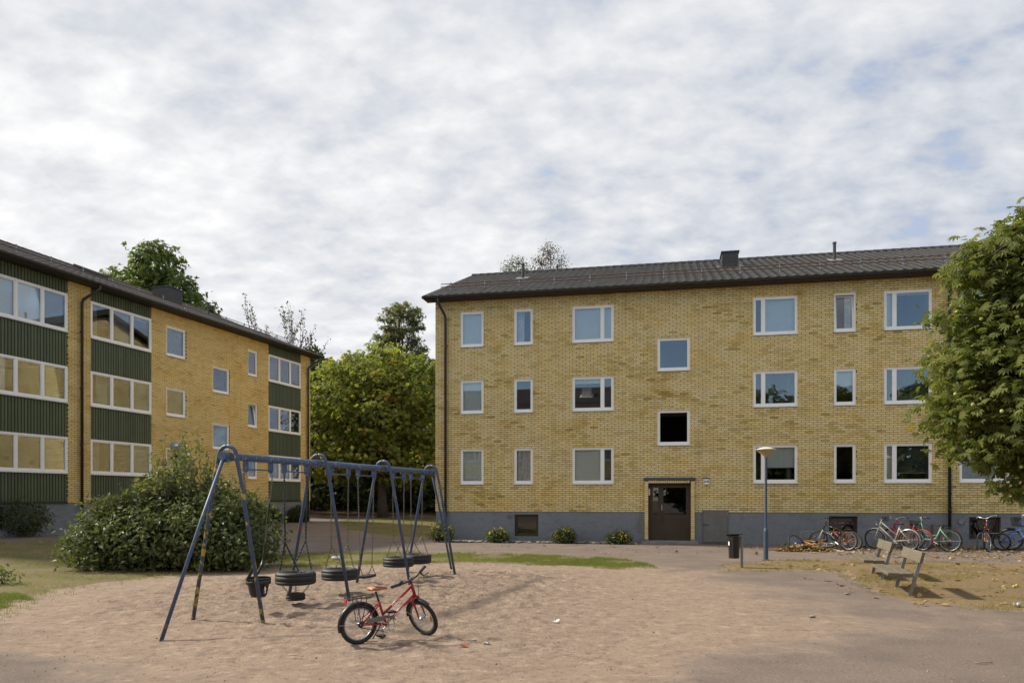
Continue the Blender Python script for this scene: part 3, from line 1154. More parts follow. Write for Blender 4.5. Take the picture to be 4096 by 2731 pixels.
        ro_ = build('snow_rail', rail, m_rust, self.root)
        br = MB()
        br.box((-0.02, -0.012, 0.0), (0.02, 0.012, 0.29)).beam((0, 0.0, 0.02), (0, -0.25, -0.06), 0.03, 0.02).beam((0, 0, 0.24), (0, 0.22, 0.1), 0.02, 0.015)
        bme = br.mesh('bracket', (m_steel,))
        for x in np.arange(x0 + 0.6, x1, 1.35):
            link('bracket', bme, ro_, Tm(x, y, z + 0.02))

    def downpipe(self, x, xtop, zb=0.02):
        m = MB()
        pts = [(xtop, -0.625, 8.93), (xtop, -0.62, 8.80), (xtop + (x - xtop) * 0.35, -0.52, 8.66), (x, -0.16, 8.38), (x, -0.10, 8.25), (x, -0.095, zb)]
        m.tube(pts, 0.05, 10)
        for z in (1.2, 3.2, 5.2, 7.2):
            m.lathe([(0.058, 0), (0.058, 0.05)], 10, np.array(Tm(x, -0.095, z)))
            m.box((x - 0.015, -0.06, z + 0.005), (x + 0.015, 0.03, z + 0.045))
        return build('downpipe', m, m_dark, self.root, True)

    def chimney(self, x, y, w, d, h, mat=None):
        z = self.roof_z(y)
        m = MB()
        m.box((x - w / 2, y - d / 2, z - 0.35), (x + w / 2, y + d / 2, z + h))
        m.box((x - w / 2 - 0.04, y - d / 2 - 0.04, z + h), (x + w / 2 + 0.04, y + d / 2 + 0.04, z + h + 0.05))
        for i in range(4):
            m.box((x - w / 2 - 0.006, y - d / 2 - 0.008, z - 0.1 + i * 0.17), (x + w / 2 + 0.006, y - d / 2 + 0.02, z - 0.085 + i * 0.17))
        m.add([(x - w / 2 - 0.2, y - d / 2 - 0.3, self.roof_z(y - d / 2 - 0.3) + 0.05), (x + w / 2 + 0.2, y - d / 2 - 0.3, self.roof_z(y - d / 2 - 0.3) + 0.05), (x + w / 2 + 0.2, y + d / 2, self.roof_z(y + d / 2) + 0.05), (x - w / 2 - 0.2, y + d / 2, self.roof_z(y + d / 2) + 0.05)], [[0, 1, 2, 3]])
        build('chimney', m, mat or m_dark, self.root)

    def vent_pipe(self, x, y, h, r=0.06):
        z = self.roof_z(y)
        m = MB()
        m.tube([(x, y, z - 0.2), (x, y, z + h)], r, 10)
        m.lathe([(r + 0.015, z + h - 0.04), (r + 0.015, z + h + 0.02)], 10, np.array(Tm(x, y, 0)))
        o = build('vent_pipe', m, m_dark, self.root, False)
        m = MB()
        q = 0.26
        m.add([(x - q, y - q, self.roof_z(y - q) + 0.055), (x + q, y - q, self.roof_z(y - q) + 0.055), (x + q, y + q, self.roof_z(y + q) + 0.055), (x - q, y + q, self.roof_z(y + q) + 0.055),
               (x - q, y - q, self.roof_z(y - q) + 0.0), (x + q, y - q, self.roof_z(y - q) + 0.0)], [[0, 1, 2, 3], [4, 5, 1, 0]])
        build('flashing', m, m_steel, o)

    def window(self, xa, xb, za, zb, splits=(), cover=None, y=0.05, dark=False, open_tilt=None, sill=True, name='window', pane=True):
        """cover: list per light of (kind, fraction) with kind blind / slats / cream / curtain"""
        m = MB()
        mat = m_brown if dark else m_white
        fw = 0.06
        e = 0.001
        xa, xb = xa + e, xb - e
        zb = zb - e
        za0 = za + e
        za = za + (0.045 if sill else e)
        y1 = y + 0.10
        m.box((xa, y, za), (xa + fw, y1, zb))
        m.box((xb - fw, y, za), (xb, y1, zb))
        m.box((xa + fw, y, zb - fw), (xb - fw, y1, zb))
        m.box((xa + fw, y, za), (xb - fw, y1, za + fw + 0.01))
        edges = [xa + fw] + [v for s in splits for v in (s - 0.035, s + 0.035)] + [xb - fw]
        for s in splits:
            m.box((s - 0.035, y + 0.002, za + fw + 0.01), (s + 0.035, y1, zb - fw))
        lights = [(edges[i], edges[i + 1]) for i in range(0, len(edges), 2)]
        zl, zt = za + fw + 0.01, zb - fw
        sw = 0.035
        tilted = []
        for i, (p, q) in enumerate(lights):
            if open_tilt is not None and i == open_tilt[0]:
                tilted.append((p, q))
                continue
            ys = y + 0.016
            m.box((p, ys, zl), (p + sw, ys + 0.06, zt))
            m.box((q - sw, ys, zl), (q, ys + 0.06, zt))
            m.box((p + sw, ys, zt - sw), (q - sw, ys + 0.06, zt))
            m.box((p + sw, ys, zl), (q - sw, ys + 0.06, zl + sw))
        w = build(name, m, mat, self.root)
        if sill:
            s = MB()
            V = [(xa, -0.045, za0 + 0.004), (xb, -0.045, za0 + 0.004), (xb, -0.045, za0 + 0.022), (xa, -0.045, za0 + 0.022), (xa, y + 0.02, za0 + 0.004), (xb, y + 0.02, za0 + 0.004), (xb, y + 0.02, za0 + 0.046), (xa, y + 0.02, za0 + 0.046)]
            s.add(V, [[0, 1, 2, 3], [3, 2, 6, 7], [1, 5, 6, 2], [0, 3, 7, 4], [4, 5, 1, 0], [5, 4, 7, 6]])
            build('sill', s, m_sill, w)
        for i, (p, q) in enumerate(lights):
            if (p, q) in tilted:
                zc = zl
                M = Tm((p + q) / 2, y + 0.03, zc) @ (Rx(open_tilt[1]) if open_tilt[2] == 'top' else Rz(open_tilt[1]))
                hw = (q - p) / 2
                sm = MB()
                h = zt - zl
                sm.box((-hw, 0, 0), (-hw + 0.045, 0.06, h)).box((hw - 0.045, 0, 0), (hw, 0.06, h)).box((-hw + 0.045, 0, h - 0.045), (hw - 0.045, 0.06, h)).box((-hw + 0.045, 0, 0), (hw - 0.045, 0.06, 0.045))
                build('sash', sm, mat, w, matrix=M)
                g = MB().box((-hw + 0.045, 0.025, 0.045), (hw - 0.045, 0.033, h - 0.045))
                build('pane', g, self.glass, w, matrix=M)
            elif pane:
                g = MB().box((p + sw, y + 0.040, zl + sw), (q - sw, y + 0.048, zt - sw))
                build('pane', g, m_door_glass if dark else self.glass, w)
            c = cover[i] if cover and i < len(cover) else None
            if c:
                kind, fr = c[0], c[1]
                b = MB()
                yb = y + 0.105 + 0.03
                zlow = zt - (zt - zl) * fr
                if kind in ('blind', 'slats'):
                    step, tilt, wd = (0.022, 1.15, 0.025) if kind == 'blind' else (0.030, 0.35, 0.025)
                    for z in np.arange(zlow + 0.02, zt, step):
                        hz, hy = wd / 2 * math.sin(tilt), wd / 2 * math.cos(tilt)
                        b.add([(p - 0.01, yb - hy, z - hz), (q + 0.01, yb - hy, z - hz), (q + 0.01, yb + hy, z + hz), (p - 0.01, yb + hy, z + hz)], [[0, 1, 2, 3]])
                    b.box((p, yb - 0.014, zlow), (q, yb + 0.014, zlow + 0.014))
                    build('blind', b, m_blind if kind == 'blind' else m_slat, w)
                elif kind == 'cream':
                    b.box((p - 0.01, yb, zlow), (q + 0.01, yb + 0.004, zt))
                    b.box((p, yb - 0.01, zlow), (q, yb + 0.01, zlow + 0.02))
                    build('blind', b, m_cream, w)
                else:
                    a0, a1 = (p - 0.01, p + (q - p) * fr) if kind.startswith('curtain') and not kind.endswith('r') else (q - (q - p) * fr, q + 0.01)
                    n = max(6, int((a1 - a0) / 0.02))
                    xs = np.linspace(a0, a1, n)
                    V = [(x, yb + 0.05 + 0.02 * math.sin(j * 1.3), zl - 0.05) for j, x in enumerate(xs)] + [(x, yb + 0.05 + 0.015 * math.sin(j * 1.3 + 0.2), zt + 0.03) for j, x in enumerate(xs)]
                    b.add(V, [[j, j + 1, n + j + 1, n + j] for j in range(n - 1)])
                    build('curtain', b, m_red_curt if 'red' in kind else m_curt, w, True)
        return w


# --- the block facing the camera
blk = Block('long yellow brick apartment block with brown door numbered 23', (-2.877, 28.12, 0), -math.atan2(0.196, 0.98), 0.0, 26.0, 13.36, 1.11, m_brick, m_tile, 'yellow brick apartment blocks round the yard')
P0 = blk.plinth
rows = [(snap(2.12, P0), snap(3.41, P0)), (snap(4.68, P0), snap(5.97, P0)), (snap(7.22, P0), snap(8.53, P0))]
srows = [(snap(3.46, P0), snap(4.72, P0)), (snap(6.04, P0), snap(7.27, P0))]
cols = {'A': (0.96, 1.86, ()), 'B': (3.0, 3.71, ()), 'C': (5.15, 6.65, (6.24,)), 'F': (11.43, 12.90, (11.77,)), 'G': (14.05, 14.76, ()), 'H': (15.63, 17.12, (15.965,)), 'I': (17.93, 19.42, (19.08,)), 'J': (20.5, 21.3, ()), 'K': (22.4, 23.9, (23.5,))}
for k, (a, b, s) in cols.items():
    for r in rows:
        blk.opens.append((a, b, *r))
for r in srows:
    blk.opens.append((8.18, 9.31, *r))
DOOR_TOP = snap(2.25, P0)
blk.opens.append((7.74, 9.46, P0 - 0.01, DOOR_TOP))
HATCH = (9.73, 10.59, 0.0, 1.185)
blk.opens.append((9.73, 10.59, P0 - 0.01, 1.185))
blk.popens = [(7.74, 9.46, -0.4, 1.2), (3.02, 3.91, 0.18, 1.0), (13.9, 14.81, 0.21, 0.99), (18.22, 19.17, 0.23, 0.98), (9.73, 10.59, 0.0, 1.2)]
blk.walls(near=(0.5, 17.4), gables=(True, False))
blk.roof((0.3, 18.5))
blk.downpipe(0.42, 0.28)
blk.downpipe(17.6, 17.46)
blk.chimney(10.98, 4.0, 0.62, 0.8, 0.46)
blk.vent_pipe(2.6, 4.0, 0.62)
blk.vent_pipe(14.92, 4.0, 0.70)
CV = {
    ('A', 2): [('blind', 1.0)], ('A', 1): [('blind', 1.0)], ('A', 0): [('cream', 1.0)],
    ('B', 2): [('curtain', 0.5)], ('B', 1): None, ('B', 0): [('curtain', 1.0)],
    ('C', 2): [('blind', 1.0), ('blind', 1.0)], ('C', 1): [('blind', 0.16), ('slats', 1.0)], ('C', 0): [('blind', 1.0), ('slats', 1.0)],
    ('F', 2): [('slats', 1.0), ('blind', 1.0)], ('F', 1): [('slats', 1.0), ('slats', 1.0)], ('F', 0): [None, ('blind', 0.62)],
    ('G', 2): [('curtainr', 0.45)], ('G', 1): [('cream', 0.48)], ('G', 0): None,
    ('H', 2): [('blind', 1.0), ('blind', 0.07)], ('H', 1): [('slats', 1.0), ('slats', 1.0)], ('H', 0): [('cream', 1.0), ('slats', 0.8)],
    ('I', 2): [('blind', 1.0), None], ('I', 1): [('blind', 1.0), None], ('I', 0): [('blind', 1.0), None],
}
for k, (a, b, s) in cols.items():
    for i, r in enumerate(rows):
        blk.window(a, b, r[0], r[1], s, CV.get((k, i)), open_tilt=(0, R_(-6), 'top') if (k, i) == ('G', 2) else None)
for i, r in enumerate(srows):
    blk.window(8.18, 9.31, *r, pane=(i == 1))      # the lower stair window stands open
for (a, b, za, zb) in ((3.02, 3.91, 0.18, 1.0), (13.9, 14.81, 0.21, 0.99), (18.22, 19.17, 0.23, 0.98)):
    blk.window(a, b, za, zb, (), None, y=0.14, dark=True, sill=False, name='basement_window')
    s = MB().box((a, 0.02, za), (b, 0.139, za + 0.02))
    build('basement_sill', s, m_steel, blk.root)

# entrance: brick surround, metal hood, double leaf door, step
sur = MB().box((7.742, -0.118, DOOR_TOP - 0.03), (9.458, 0.26, DOOR_TOP - 0.002)).box((7.752, -0.108, 0.15), (7.862, 0.26, DOOR_TOP - 0.031)).box((9.338, -0.108, 0.15), (9.448, 0.26, DOOR_TOP - 0.031)).box((7.863, -0.108, 2.14), (9.337, 0.26, DOOR_TOP - 0.031))
so = build('door_surround', sur, m_mortar, blk.root)
bk = []
for k in range(3):
    me = MB().box((0, 0, 0), (0.12, 0.36, 0.064)).mesh('brick', (m_brick,))
    me.attributes['rnd'].data.foreach_set('value', np.full(6, (0.4, 0.55, 0.7)[k], dtype=np.float32))
    bk.append(me)
z = 0.17
while z < 2.165:
    for x in (7.742, 9.338):
        link('brick', random.choice(bk), so, Tm(x, -0.118, z))
    z += BC
sold = []
for k in range(3):
    me = MB().box((0, 0, 0), (0.064, 0.36, 0.10)).mesh('brick', (m_brick,))
    me.attributes['rnd'].data.foreach_set('value', np.full(6, (0.42, 0.5, 0.66)[k], dtype=np.float32))
    sold.append(me)
for x in np.arange(7.868, 9.29, BC):
    link('brick', random.choice(sold), so, Tm(x, -0.118, 2.132))
for x in (7.735, 9.33):
    build('pillar_base', MB().box((x, -0.13, 0.062), (x + 0.135, 0.26, 0.168)), m_stone, so)
hood = MB().box((7.70, -0.16, DOOR_TOP + 0.0), (9.50, -0.004, DOOR_TOP + 0.03)).box((7.71, -0.14, DOOR_TOP + 0.031), (9.49, -0.004, DOOR_TOP + 0.09))
build('door_hood', hood, m_hood, blk.root)
dm = MB()
yd = 0.20
dx0, dx1, dz0, dz1 = 7.864, 9.336, 0.10, 2.13
dm.box((dx0, yd, dz0), (dx0 + 0.07, yd + 0.09, dz1)).box((dx1 - 0.07, yd, dz0), (dx1, yd + 0.09, dz1)).box((dx0 + 0.07, yd, dz1 - 0.07), (dx1 - 0.07, yd + 0.09, dz1))
build('door_frame', dm, m_brown, blk.root)


def door_leaf(x0, x1):
    m = MB()
    y = yd + 0.02
    t = 0.085
    z0, z1 = dz0 + 0.012, dz1 - 0.075
    m.box((x0, y, z0), (x0 + t, y + 0.05, z1)).box((x1 - t, y, z0), (x1, y + 0.05, z1))
    for a, b in ((z0, z0 + 0.14), (0.86, 1.02), (z1 - t, z1)):
        m.box((x0 + t, y, a), (x1 - t, y + 0.05, b))
    m.box((x0 + t, y + 0.018, z0 + 0.14), (x1 - t, y + 0.035, 0.86))
    d = build('door', m, m_brown, blk.root)
    build('pane', MB().box((x0 + t, y + 0.02, 1.02), (x1 - t, y + 0.028, z1 - t)), m_door_glass, d)
    return d


door_leaf(7.936, 8.30)
dl = door_leaf(8.304, 9.264)
hm = MB().tube([(8.352, yd - 0.05, 0.72), (8.352, yd - 0.05, 1.14)], 0.013, 8).tube([(8.352, yd - 0.05, 0.78), (8.352, yd + 0.02, 0.78)], 0.009, 6).tube([(8.352, yd - 0.05, 1.08), (8.352, yd + 0.02, 1.08)], 0.009, 6)
build('handle', hm, m_plastic, dl)
build('lock_plate', MB().box((8.325, yd + 0.010, 1.16), (8.352, yd + 0.019, 1.36)), m_chrome, dl)
wl_ = MB().box((7.866, 0.02, 1.70), (7.93, 0.16, 1.94))
build('wall_lamp', wl_, m_lampwhite, blk.root)
st = MB().box((7.62, -0.30, -0.1), (9.58, 0.30, 0.055)).box((7.64, -0.12, 0.056), (9.56, 0.30, 0.10))
build('door_step', st, m_stone, blk.root)
build('door_mat', MB().box((8.22, -0.31, 0.0), (8.82, -0.13, 0.062)), m_stucco, blk.root)

# house number lamp with 23 on its faces
nl = MB()
hexp = [(0.0, 0.0), (0.0, -0.05), (0.06, -0.12), (0.15, -0.12), (0.21, -0.05), (0.21, 0.0)]
V = [(9.76 + x, y, 2.08) for x, y in hexp] + [(9.76 + x, y, 2.27) for x, y in hexp]
nl.add(V, [[i, (i + 1) % 6, 6 + (i + 1) % 6, 6 + i] for i in range(6)] + [[5, 4, 3, 2, 1, 0], [6, 7, 8, 9, 10, 11]])
no = build('number_lamp', nl, m_white, blk.root)
V = [(9.75 + x * 1.1 - 0.0, y * 1.12, 2.271) for x, y in hexp] + [(9.75 + x * 1.1, y * 1.12, 2.30) for x, y in hexp]
build('lamp_lid', MB().add(V, [[i, (i + 1) % 6, 6 + (i + 1) % 6, 6 + i] for i in range(6)] + [[5, 4, 3, 2, 1, 0], [6, 7, 8, 9, 10, 11]]), m_dark, no)


def lettering(text, size, mat, parent, matrix, name='lettering', depth=0.001, shear=0.0, bold=0.0):
    cu = bpy.data.curves.new('lettering_curve', 'FONT')
    cu.body = text
    cu.size = size
    cu.extrude = depth
    cu.shear = shear
    cu.offset = bold
    cu.align_x, cu.align_y = 'CENTER', 'CENTER'
    cu.resolution_u = 2
    tmp = bpy.data.objects.new('tmp_text', cu)
    COL.objects.link(tmp)
    dg = bpy.context.evaluated_depsgraph_get()
    me = bpy.data.meshes.new_from_object(tmp.evaluated_get(dg))
    bpy.data.objects.remove(tmp)
    bpy.data.curves.remove(cu)
    me.name = name
    me.materials.clear()
    me.materials.append(mat)
    return link(name, me, parent, matrix)


lettering('23', 0.10, m_ink, no, Tm(9.76 + 0.105, -0.1225, 2.175) @ Rx(R_(90)), bold=0.003)
_a = math.atan2(0.07, 0.06)
lettering('23', 0.075, m_ink, no, Tm(9.76 + 0.182, -0.0867, 2.175) @ Rz(_a) @ Rx(R_(90)), bold=0.003)
lettering('23', 0.075, m_ink, no, Tm(9.76 + 0.028, -0.0867, 2.175) @ Rz(-_a) @ Rx(R_(90)), bold=0.003)

# steel hatch, vents, cabinet, round vent, rod
hb = MB().box((9.732, -0.02, 0.02), (10.588, 0.05, 1.183))
ho = build('steel_hatch', hb, m_hatch, blk.root)
hp = MB().box((9.765, -0.045, 0.08), (10.555, -0.021, 1.155))
build('hatch_door', hp, m_hatch, ho)
build('latch', MB().box((9.74, -0.06, 0.66), (9.98, -0.046, 0.685)).box((9.77, -0.07, 0.62), (9.79, -0.046, 0.72)), m_rust, ho)
for zz_ in (0.25, 0.98):
    build('hinge', MB().tube([(10.562, -0.045, zz_), (10.562, -0.045, zz_ + 0.13)], 0.014, 8), m_steel, ho)
holes = MB()
for r in range(2):
    for c in range(7):
        holes.box((10.09 + c * 0.045, -0.0465, 0.885 + r * 0.065), (10.10 + c * 0.045, -0.0452, 0.895 + r * 0.065))
build('air_holes', holes, m_ink, ho)
for x in (2.75, 15.57, 19.55):
    v = MB().box((x, 0.005, 0.86), (x + 0.2, 0.03, 1.0))
    for i in range(4):
        v.box((x + 0.012, -0.006, 0.872 + i * 0.031), (x + 0.188, 0.004, 0.892 + i * 0.031))
    build('vent_grille', v, m_hatch, blk.root)
cb = MB().box((17.08, -0.16, 0.08), (17.46, -0.005, 0.74)).box((17.10, -0.172, 0.10), (17.44, -0.161, 0.72))
co = build('meter_cabinet', cb, m_hatch, blk.root)
build('lock_plate', MB().box((17.33, -0.180, 0.62), (17.40, -0.173, 0.66)), m_ink, co)
rv = MB().lathe([(0.0, -0.02), (0.085, -0.02), (0.095, 0.0), (0.095, 0.03)], 20, np.array(Tm(17.98, 0.02, 0.83) @ Rx(R_(90))))
rv.ring(0.075, 0.012, 20, 6, np.array(Tm(17.98, -0.005, 0.83) @ Rx(R_(90))))
build('round_vent', rv, m_steel, blk.root)
build('tie_rod', MB().tube([(7.52, -0.02, 0.42), (7.52, -0.02, 0.98)], 0.012, 6), m_steel, blk.root)

# --- the block on the other side of the yard, with green cladding bays
LZ = 0.30
lb = Block('ochre brick apartment block with green metal cladding bays', (-15.48, 26.7, LZ), math.atan2(0.9538, 0.3006), -7.2, 14.86, 13.36, 1.14, m_brick_l, m_tile_l, 'yellow brick apartment blocks round the yard')
lb.glass = m_glass_dull
P1 = lb.plinth
lrows = [(snap(2.17, P1), snap(3.40, P1)), (snap(4.66, P1), snap(5.89, P1)), (snap(7.15, P1), snap(8.40, P1))]
bays = [(-7.0, -4.29), (-3.33, -0.41), (0.55, 3.46), (11.14, 13.96)]
for a, b in bays:
    lb.opens.append((a, b, P1 - 0.01, 9.2))
for r in lrows:
    lb.opens.append((4.28, 5.41, *r))
    lb.opens.append((9.54, 10.29, *r))
lsr = [(snap(3.50, P1), snap(4.68, P1)), (snap(5.98, P1), snap(7.19, P1))]
for r in lsr:
    lb.opens.append((7.07, 8.21, *r))
lb.popens = [(-3.6, -2.75, 0.3, 1.03)]
lb.walls(near=(-3.4, 11.1), gables=(False, False), stair=(6.6, 8.8))
lb.roof((-3.0, 11.0))
lb.downpipe(0.09, 0.36, 0.05)
lb.downpipe(14.52, 14.80, 0.05)
lb.chimney(8.75, 4.0, 0.95, 0.9, 0.55)
lb.vent_pipe(11.6, 4.0, 0.62)
lb.window(-3.6, -2.75, 0.3, 1.03, (), None, y=0.12, dark=True, sill=False, name='basement_window')
hz = lb.roof_z(5.0)
build('roof_hatch', MB().add([(4.8, 4.6, lb.roof_z(4.6) + 0.05), (5.8, 4.6, lb.roof_z(4.6) + 0.05), (5.8, 5.5, lb.roof_z(5.5) + 0.05), (4.8, 5.5, lb.roof_z(5.5) + 0.05), (4.8, 4.6, lb.roof_z(4.6) + 0.2), (5.8, 4.6, lb.roof_z(4.6) + 0.2), (5.8, 5.5, lb.roof_z(5.5) + 0.2), (4.8, 5.5, lb.roof_z(5.5) + 0.2)],
                             [[3, 2, 1, 0], [4, 5, 6, 7], [0, 1, 5, 4], [1, 2, 6, 5], [2, 3, 7, 6], [3, 0, 4, 7]]), m_dark, lb.root)
bcov = {(1, 2): [('blind', 1), ('cream', 1), ('blind', 1)], (1, 1): [('curtain', 0.75), ('slats', 1), ('slats', 1)], (1, 0): [('slats', 1), ('slats', 1), ('slats', 1)],
        (2, 2): [('curtain', 0.45), ('cream', 1), ('blind', 0.1)], (2, 1): [('curtainr', 0.6), ('slats', 1), ('cream', 1)], (2, 0): [('curtain', 0.55), ('slats', 1), ('blind', 1)],
        (3, 2): [('curtainred', 0.3), ('curtainred', 0.25), ('curtainredr', 0.6)], (3, 1): [('curtain', 0.2), ('cream', 0.2), None], (3, 0): [('cream', 1), ('blind', 1), ('cream', 1)]}
slat_i = 0
for bi, (a, b) in enumerate(bays):
    w3 = (b - a) / 3
    for ri, r in enumerate(lrows):
        lb.window(a + 0.002, b - 0.002, r[0] - 0.05, r[1] + 0.05, (a + w3, b - w3), bcov.get((bi, ri), [('cream', 1)] * 3), y=0.0)
    spans = [(P1 + 0.04, lrows[0][0] - 0.05)] + [(lrows[i][1] + 0.05, lrows[i + 1][0] - 0.05) for i in range(2)] + [(lrows[2][1] + 0.05, 8.92)]
    for (za, zb) in spans:
        pb = MB().box((a + 0.003, 0.055, za), (b - 0.003, 0.30, zb))
        po = build('cladding_panel', pb, m_green_dark, lb.root)
        n = round((b - a) / 0.117)
        w = (b - a - 0.006) / n
        proto = []
        if bi in (1, 2):
            for q in range(4):
                s = MB().add([(0.008, 0.056, 0.004), (0.022, 0.02, 0.004), (w - 0.022, 0.02, 0.004), (w - 0.008, 0.056, 0.004), (0.008, 0.056, zb - za - 0.004), (0.022, 0.02, zb - za - 0.004), (w - 0.022, 0.02, zb - za - 0.004), (w - 0.008, 0.056, zb - za - 0.004)],
                             [[0, 1, 5, 4], [1, 2, 6, 5], [2, 3, 7, 6], [4, 5, 6, 7], [3, 2, 1, 0]], q / 3)
                proto.append(s.mesh('slat', (m_green,)))
            for i in range(n):
                link('slat', random.choice(proto), po, Tm(a + 0.003 + i * w, 0, za))
        else:
            s = MB()
            for i in range(n):
                x = a + 0.003 + i * w
                s.add([(x + 0.008, 0.056, za + .004), (x + 0.022, 0.02, za + .004), (x + w - 0.022, 0.02, za + .004), (x + w - 0.008, 0.056, za + .004), (x + 0.008, 0.056, zb - .004), (x + 0.022, 0.02, zb - .004), (x + w - 0.022, 0.02, zb - .004), (x + w - 0.008, 0.056, zb - .004)],
                      [[0, 1, 5, 4], [1, 2, 6, 5], [2, 3, 7, 6], [4, 5, 6, 7], [3, 2, 1, 0]], rng.uniform(0, 1))
            build('slat', s, m_green, po, kind='stuff')
    build('drip_rail', MB().box((a + 0.004, -0.02, P1 - 0.03), (b - 0.004, 0.054, P1 + 0.036)), m_green_dark, lb.root)
for ri, r in enumerate(lrows):
    lb.window(4.28, 5.41, *r, (), [('blind', 1)] if ri == 2 else [('cream', 1)])
    lb.window(9.54, 10.29, *r, (), [('curtain', 0.5)] if ri == 2 else None, open_tilt=(0, R_(-7), 'top') if ri == 1 else None)
for ri, r in enumerate(lsr):
    lb.window(7.07, 8.21, *r, (), [('slats', 1)] if ri == 0 else None)
build('vent_grille', MB().box((-2.6, 0.0, 0.82), (-2.4, 0.03, 0.96)), m_steel, lb.root)

# --- the block behind the camera that the windows mirror
ob = Block('yellow brick apartment block behind the camera, mirrored in the windows', (-4.0, -9.0, 0), R_(180) - math.atan2(0.196, 0.98), 0.0, 26.0, 13.36, 1.11, m_brick, m_tile, 'yellow brick apartment blocks round the yard')
for xa in (1.5, 5.5, 9.5, 13.5, 17.5, 21.5):
    for r in rows:
        ob.opens.append((xa, xa + 1.4, *r))
ob.walls(near=(0, 26), individual=0, gables=(False, False))
ob.roof((0, 26), individual=0, back=False)
ob.chimney(4.5, 4.0, 0.8, 0.9, 0.6, m_white)
for xa in (1.5, 5.5, 9.5, 13.5, 17.5, 21.5):
    for r in rows:
        ob.window(xa, xa + 1.4, *r, (xa + 0.45,), [('blind', 1), ('blind', 1)])


# ------------------------------------------------------------------ plants
def frames_from(nrm, spin):
    n = nrm / np.linalg.norm(nrm, axis=1, keepdims=True)
    ref = np.where(np.abs(n[:, 2:3]) < 0.9, np.array([[0, 0, 1.0]]), np.array([[1.0, 0, 0]]))
    a = np.cross(ref, n)
    a /= np.linalg.norm(a, axis=1, keepdims=True)
    b = np.cross(n, a)
    c, s = np.cos(spin)[:, None], np.sin(spin)[:, None]
    x = a * c + b * s
    y = -a * s + b * c
    return np.stack([x, y, n], axis=2)           # columns


def scatter(baseV, baseF, pos, Rm, scale):
    N, k = len(pos), len(baseV)
    V = np.einsum('nij,kj->nki', Rm, baseV) * scale[:, None, None] + pos[:, None, :]
    F = (baseF[None] + (np.arange(N) * k)[:, None, None]).reshape(-1, baseF.shape[1])
    return V.reshape(-1, 3), F


SIMPLE = (np.array([(0, 0, 0), (-0.30, 0.42, 0.09), (0, 1.0, -0.10), (0.30, 0.42, 0.09)]), np.array([(0, 3, 2), (0, 2, 1)]))
SPRAY_V, SPRAY_F = [], []
for i_, (ax, ay, tx, ty, tz) in enumerate([(0, 0, 0.0, 1.0, 0.0), (-0.02, 0.15, -0.7, 0.75, 0.12), (0.02, 0.25, 0.7, 0.85, -0.08), (0, 0.4, -0.35, 1.25, -0.15), (0, 0.45, 0.45, 1.3, 0.1)]):
    d_ = np.array([tx - ax, ty - ay, tz])
    L_ = np.linalg.norm(d_)
    d_ /= L_
    s_ = np.cross(d_, (0, 0, 1))
    s_ /= np.linalg.norm(s_)
    o_ = np.array([ax, ay, 0.0])
    b_ = len(SPRAY_V)
    SPRAY_V += [o_, o_ + d_ * L_ * 0.5 - s_ * 0.22 + (0, 0, 0.05), o_ + d_ * L_, o_ + d_ * L_ * 0.5 + s_ * 0.22 + (0, 0, 0.05)]
    SPRAY_F += [(b_, b_ + 3, b_ + 2), (b_, b_ + 2, b_ + 1)]
SPRAY = (np.array(SPRAY_V), np.array(SPRAY_F))
PALM_V, PALM_F = [], []
for a_, L_ in zip(np.radians([-82, -55, -27, 0, 27, 55, 82]), (0.55, 0.8, 0.95, 1.0, 0.95, 0.8, 0.55)):
    d_ = np.array([math.sin(a_), math.cos(a_), 0])
    s_ = np.array([math.cos(a_), -math.sin(a_), 0])
    b_ = len(PALM_V)
    PALM_V += [d_ * 0.03, d_ * L_ * 0.66 - s_ * 0.150 * L_ + (0, 0, -0.05), d_ * L_ + (0, 0, -0.32 * L_), d_ * L_ * 0.66 + s_ * 0.150 * L_ + (0, 0, -0.05), d_ * L_ * 0.64 + (0, 0, -0.12)]
    PALM_F += [(b_, b_ + 4, b_ + 1), (b_ + 1, b_ + 4, b_ + 2), (b_, b_ + 3, b_ + 4), (b_ + 4, b_ + 3, b_ + 2)]
PALM = (np.array(PALM_V), np.array(PALM_F))
NEEDLE_V, NEEDLE_F = [], []
for i_ in range(9):
    th = 2 * PI * i_ / 9 * 1.0
    el = 0.5 + 0.7 * ((i_ * 37) % 9) / 9
    d_ = np.array([math.cos(th) * math.cos(el), math.sin(th) * math.cos(el), math.sin(el)])
    s_ = np.cross(d_, (0.3, 0.2, 1))
    s_ /= np.linalg.norm(s_)
    b_ = len(NEEDLE_V)
    NEEDLE_V += [s_ * -0.05, s_ * 0.05, d_ + s_ * 0.10, d_ - s_ * 0.10]
    NEEDLE_F += [(b_, b_ + 1, b_ + 2), (b_, b_ + 2, b_ + 3)]
NEEDLE = (np.array(NEEDLE_V), np.array(NEEDLE_F))
BLADE = (np.array([(-0.06, 0, 0), (0.06, 0, 0), (0.12, 0.25, 1.0), (0.3, 0, 0.02), (0.38, 0.05, 0.02), (0.6, -0.1, 0.8), (-0.3, 0.1, 0), (-0.22, 0.1, 0), (-0.5, 0.3, 0.7)]), np.array([(0, 1, 2), (3, 4, 5), (6, 7, 8)]))


